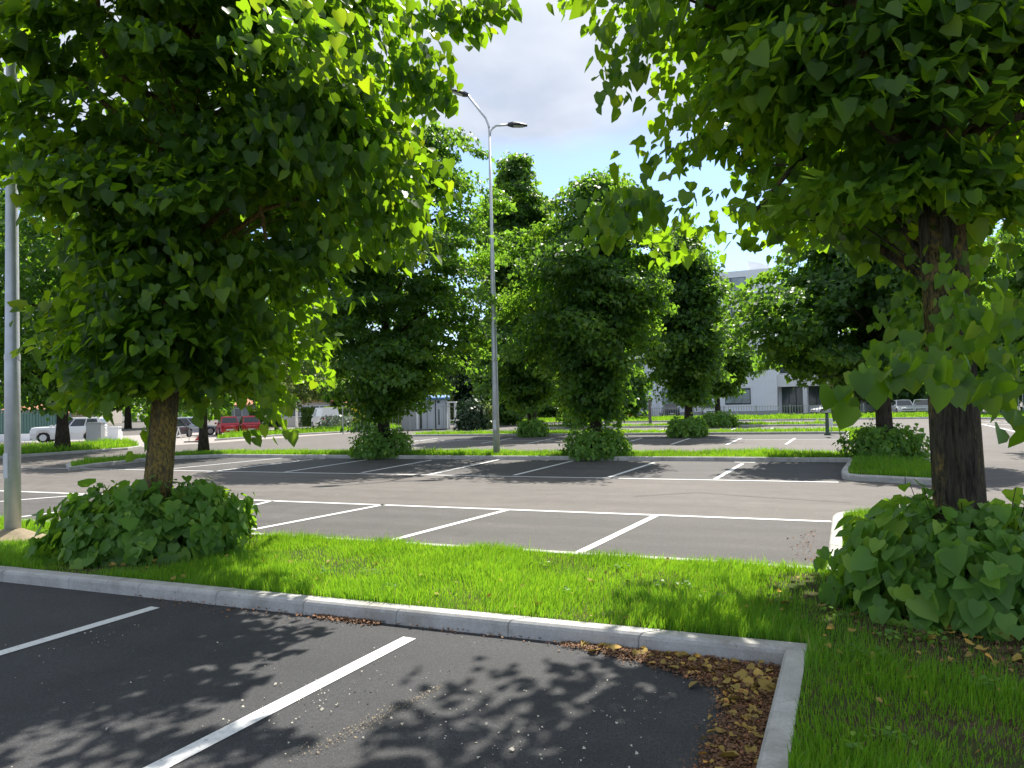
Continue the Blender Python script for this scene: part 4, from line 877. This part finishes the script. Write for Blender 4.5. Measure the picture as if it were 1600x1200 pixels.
bgtree('bushy tree seen between the two right hand trunks', 1425, 645, [(622, 30, 30), (590, 50, 50), (540, 56, 56), (500, 44, 44), (470, 16, 16)], 'leaf_far', .6, 300, 48, 101, .3, cl=1.3)
bgtree('tall green tree behind the far right fence', 1570, 648, [(620, 40, 40), (570, 70, 70), (500, 80, 80), (420, 60, 60), (380, 20, 20)], 'leaf_far', .6, 360, 48, 102, .3, cl=1.4)
bgtree('dense green tree filling the gap behind the central trees', 880, 653, [(646, 40, 40), (600, 60, 60), (560, 60, 60), (520, 44, 44), (480, 14, 14)], 'leaf_far', .5, 380, 50, 103, .3, cl=1.2)
bgtree('small leafy tree left of the rounded tree in front of the white house', 522, 664, [(640, 20, 20), (620, 36, 34), (596, 34, 30), (575, 12, 12)], 'leaf_far', .35, 220, 45, 104, .2, cl=.8)
bgtree('dark tree between the conifer and the rounded tree crown', 660, 656, [(640, 30, 30), (600, 44, 44), (560, 40, 40), (530, 12, 12)], 'leaf_dark', .5, 260, 48, 105, .3, cl=1.2)

# ---------------------------------------------------------------- the white building
FV = 95.0                                                # its facade plane
def wbox(mb, x0, x1, y0, y1, vf, dep, pr=0.):
    """box whose front face spans pixels x0..x1, rows y0 (top)..y1 on the plane y = vf"""
    xm = (x0+x1)/2; u0 = onv(x0, (y0+y1)/2, vf)[0]; u1 = onv(x1, (y0+y1)/2, vf)[0]; zt_ = onv(xm, y0, vf)[1]; zb_ = onv(xm, y1, vf)[1]
    mb.box(u0, u1, vf-pr, vf+dep, zb_, zt_); return u0, u1, zb_, zt_
u_r = onv(1215, 640, FV)[0]; u_l = onv(905, 640, FV)[0]; zt_b = onv(1190, 420, FV)[1]
bld = empty('office_building', (u_r, FV, 0), label='white four storey office building with ribbon windows', cat='building')
def bp(mb, name, mat, parent=None, bevel=0):
    par = parent or bld; off = Vector((0, 0, 0)) if parent else Vector((u_r, FV, 0))
    if parent: off = Vector((u_r, FV, 0))
    mb.v = [(a-off.x, b-off.y, c-off.z) for a, b, c in mb.v]; return mb.build(name, M[mat], par, bevel=bevel)
m = MB(); m.box(u_l, u_r, FV, FV+16, -.1, zt_b); bp(m, 'wall', 'panel')
# stair tower with a sloping top at the right end
tx0, tx1 = onv(1170, 600, FV)[0], u_r; zA = onv(1200, 405, FV)[1]
m = MB(); m.add([(tx0+.2, FV+2, zt_b-.1), (u_r-.4, FV+2, zt_b-.1), (u_r-.4, FV+2, zt_b+.6), (u_r-1.6, FV+2, zA), (tx0+.2, FV+2, zA+.4)] + [(tx0+.2, FV+9, zt_b-.1), (u_r-.4, FV+9, zt_b-.1), (u_r-.4, FV+9, zt_b+.6), (u_r-1.6, FV+9, zA), (tx0+.2, FV+9, zA+.4)],
             [(0, 1, 2, 3, 4), (5, 6, 7, 8, 9), (0, 1, 6, 5), (1, 2, 7, 6), (2, 3, 8, 7), (3, 4, 9, 8), (4, 0, 5, 9)]); bp(m, 'roof_tower', 'white_wall')
# ribbon windows
for (y0, y1) in ((434, 456), (478, 499), (521, 541), (562, 578)):
    z1_, z0_ = onv(1145, y0, FV)[1], onv(1145, y1, FV)[1]; ua, ub = u_l+1, onv(1167, 500, FV)[0]
    m = MB(); m.box(ua, ub, FV-.05, FV-.003, z0_, z1_); fr = bp(m, 'ribbon_window', 'dark')
    k = int((ub-ua)/1.7)
    for i in range(k):
        a = ua+(ub-ua)*i/k+.06; b = ua+(ub-ua)*(i+1)/k-.06; m = MB(); m.box(a, b, FV-.06, FV-.051, z0_+.12, z1_-.08); bp(m, 'pane', 'glass_blind' if (i*7) % 3 else 'glass', fr)
for (x0, x1, y0, y1) in ((1036, 1072, 607, 632), (1134, 1172, 608, 630), (968, 1003, 614, 633), (1078, 1110, 607, 632)):
    m = MB(); wbox(m, x0-1, x1+1, y0-1, y1+2, FV, 0, .04); m.v = [(a, min(b, FV-.003), c) for a, b, c in m.v]; fr = bp(m, 'window', 'dark')
    for k in range(3):
        xa = x0+(x1-x0)*k/3+.3; xb = x0+(x1-x0)*(k+1)/3-.3; m = MB(); wbox(m, xa, xb, y0+1, y1, FV-.041, 0, .01); m.v = [(a, b, c) for a, b, c in m.v]; bp(m, 'pane', 'glass_blind', fr)
    m = MB(); wbox(m, x0-1, x1+1, y0-6, y0-2, FV, 0, .05); m.v = [(a, min(b, FV-.003), c) for a, b, c in m.v]; bp(m, 'shutter_box', 'white_wall')
# panel joints and projecting bay
for x in (1030, 1074, 1130, 1176, 1196): m = MB(); u = onv(x, 620, FV)[0]; m.box(u-.04, u+.04, FV-.012, FV-.003, 0, zt_b-.1); bp(m, 'panel_joint', 'trim')
for y in (596, 550, 508, 466): m = MB(); z = onv(1190, y, FV)[1]; m.box(onv(1172, 600, FV)[0], u_r-.05, FV-.018, FV-.0125, z-.04, z+.04); bp(m, 'panel_joint', 'trim')
m = MB(); ua, ub = onv(1006, 620, FV)[0], onv(1030, 620, FV)[0]; cxm = (ua+ub)/2
m.tube([(cxm, FV+.3, 0), (cxm, FV+.3, zt_b+.3)], [(ub-ua)/2]*2, 28); bp(m, 'round_column', 'panel')
m = MB(); m.box(u_l, u_r+.1, FV-.1, FV-.004, 0, .5); bp(m, 'plinth', 'cabin_grey')
# low wing
WV = FV+2.5; wl = u_r+.003; wr_ = onv(1455, 600, WV)[0]
zt_w = onv(1300, 583, WV)[1]; zs = onv(1300, 602, WV)[1]
wing = empty('office_wing', (u_r, WV, 0), label='low white wing with dark glazing between white pillars', cat='building')
def wp(mb, name, mat, parent=None): mb.v = [(a-u_r, b-WV, c) for a, b, c in mb.v]; return mb.build(name, M[mat], parent or wing)
m = MB(); m.box(wl, wr_, WV, WV+12, zs, zt_w); wp(m, 'fascia', 'white_wall')
m = MB(); m.box(wl, wr_, WV+1.6, WV+11.9, 0, zs-.003); wp(m, 'wall', 'panel')
m = MB(); m.box(wl, wr_, WV-.3, WV+1.59, 0, .12); wp(m, 'step', 'concrete_slab')
def uu(x): return onv(x, 620, WV)[0]
for x in (1258, 1303, 1349, 1395, 1441): m = MB(); m.box(uu(x-3.5), uu(x+3.5), WV+.1, WV+.7, .12, zs-.003); wp(m, 'pillar', 'white_wall')
for x0, x1 in ((1221, 1255), (1264, 1300), (1309, 1345), (1355, 1391), (1401, 1437)):
    m = MB(); m.box(uu(x0), uu(x1), WV+1.5, WV+1.597, .13, zs-.02); fr = wp(m, 'glazing', 'dark')
    k = 3
    for i in range(k): a = uu(x0)+(uu(x1)-uu(x0))*i/k+.06; b = uu(x0)+(uu(x1)-uu(x0))*(i+1)/k-.06; m = MB(); m.box(a, b, WV+1.485, WV+1.499, 1.05 if x0 > 1230 and i < 2 else .2, zs-.15); wp(m, 'pane', 'glass', fr)
    if x0 > 1230: m = MB(); m.box(uu(x0), uu(x0)+(uu(x1)-uu(x0))*.62, WV+1.44, WV+1.484, .13, 1.0); wp(m, 'parapet', 'panel', fr)
# glazed link and railing above the wing
m = MB(); m.box(wl, uu(1236), WV+3, WV+9, zt_w+.003, zt_w+2.6); lk = wp(m, 'roof_room', 'white_wall')
m = MB(); m.box(wl+.2, uu(1234), WV+2.95, WV+2.997, zt_w+.3, zt_w+2.2); wp(m, 'pane', 'glass', lk)
m = MB(); z = zt_w
for i in range(24): x = wl+.2+(uu(1255)-wl)*i/24; m.box(x-.02, x+.02, WV+.3, WV+.34, z, z+1.0)
m.box(wl, uu(1255), WV+.29, WV+.35, z+1.0, z+1.06); wp(m, 'railing', 'dark')
# red boards by the fence
for (x, yb, yt, lab) in ((985, 652, 638, 'red board beside the silver car behind the picket fence'), (804, 658, 646, 'red board beyond the third island, left of its tallest tree')):
    g = G(x, yb); h = hgt(x, yb, yt); r0 = empty('notice_board', (g[0], g[1], 0), .1, label=lab, cat='sign')
    m = MB(); m.box(-.28, .28, -.03, .03, .15, h); m.build('board', M['red_paint'], r0, bevel=.005); m = MB(); m.box(-.22, -.16, .031, .06, 0, h); m.box(.16, .22, .031, .06, 0, h); m.build('legs', M['wire'], r0)
# a white panel sign and a low wall of the far left part behind the lots
g = G(880, 650); r0 = empty('shop_sign', (g[0], g[1], 0), .0, label='white blank sign board high behind the central trees', cat='sign')
h = hgt(880, 650, 612); m = MB(); m.box(-1.1, 1.1, -.05, .05, h-.9, h); m.build('board', M['trim'], r0); m = MB(); m.box(-.05, .05, .051, .15, 0, h-.1); m.build('post', M['wire'], r0)

# ---------------------------------------------------------------- houses on the left
def house(label, x0, x1, yb, yt, yr, dep, wall, name='house', slope=1.3, windows=3, rot=0.):
    g = np.array(G((x0+x1)/2, yb)); d = g@FWD; w_ = (x1-x0)*d/CF; he = hgt((x0+x1)/2, yb, yt); hr = hgt((x0+x1)/2, yb, yr)
    root = empty(name, (g[0], g[1], 0), angL+rot, label=label, cat='house', group='houses beyond the hedge')
    m = MB(); m.box(-w_/2, w_/2, 0, dep, 0, he); m.build('wall', M[wall], root)
    e = .5; m = MB(); m.add([(-w_/2-e, -e, he+.003), (w_/2+e, -e, he+.003), (w_/2+e, dep+e, he+.003), (-w_/2-e, dep+e, he+.003), (-w_/2+dep*.3, dep/2, hr), (w_/2-dep*.3, dep/2, hr),
            (-w_/2-e, -e, he+.15), (w_/2+e, -e, he+.15), (w_/2+e, dep+e, he+.15), (-w_/2-e, dep+e, he+.15)],
            [(0, 1, 2, 3), (0, 1, 7, 6), (1, 2, 8, 7), (2, 3, 9, 8), (3, 0, 6, 9), (6, 7, 5, 4), (7, 8, 5), (8, 9, 4, 5), (9, 6, 4)]); rf = m.build('roof', M['roof_tile'], root)
    m = MB(); m.box(w_*.2-.3, w_*.2+.3, dep/2-.3, dep/2+.3, hr-.6, hr+.7); m.build('chimney', M['cream'], rf)
    nf = max(1, int(he/3)); 
    for f in range(nf):
        for i in range(windows):
            x = -w_/2+w_*(i+.5)/windows; z = f*3+1.1; m = MB(); m.box(x-.55, x+.55, -.05, -.003, z, z+1.3); fr = m.build('window', M['trim'], root)
            m = MB(); m.box(x-.47, x+.47, -.06, -.051, z+.08, z+1.22); m.build('pane', M['glass'], fr)
    return root
house('long low pink roofed house behind the hedge', 440, 515, 666, 628, 620, 9, 'cream', windows=5)
house('tall pale house with plain light wall left of the rounded tree', 528, 600, 655, 570, 560, 12, 'white_wall', windows=3)
house('low terracotta roofed annexe left of the rounded tree', 545, 605, 664, 630, 621, 7, 'cream', windows=2)
house('grey gabled house above the red cars', 362, 405, 664, 634, 618, 8, 'cabin_grey', windows=2)
house('terracotta roofed house behind the green fence on the left', -30, 85, 674, 648, 632, 9, 'cream', windows=4)
house('pale two storey house behind the dark left tree', 60, 150, 664, 622, 610, 10, 'cream', windows=3)
# distant wood closing the horizon
rng = np.random.default_rng(77); n = 26000; az = rng.uniform(-.62, 1.35, n); d = rng.uniform(190, 230, n)
top = 9+3*np.sin(az*23)+2*np.sin(az*51+1)+1.5*np.sin(az*97); z = top*rng.random(n)**.6
dirv = np.column_stack([-np.sin(az-.0), np.cos(az)]); P = np.column_stack([dirv*d[:, None], z]); nor = np.column_stack([-dirv, np.full(n, .6)])+rng.normal(0, .4, (n, 3))
tag(leaves('far_wood', P, rng.normal(0, 1, (n, 3))+np.array([0, 0, -.5]), nor, np.full(n, 1.7), M['leaf_far'], None, rng, False), kind='stuff')
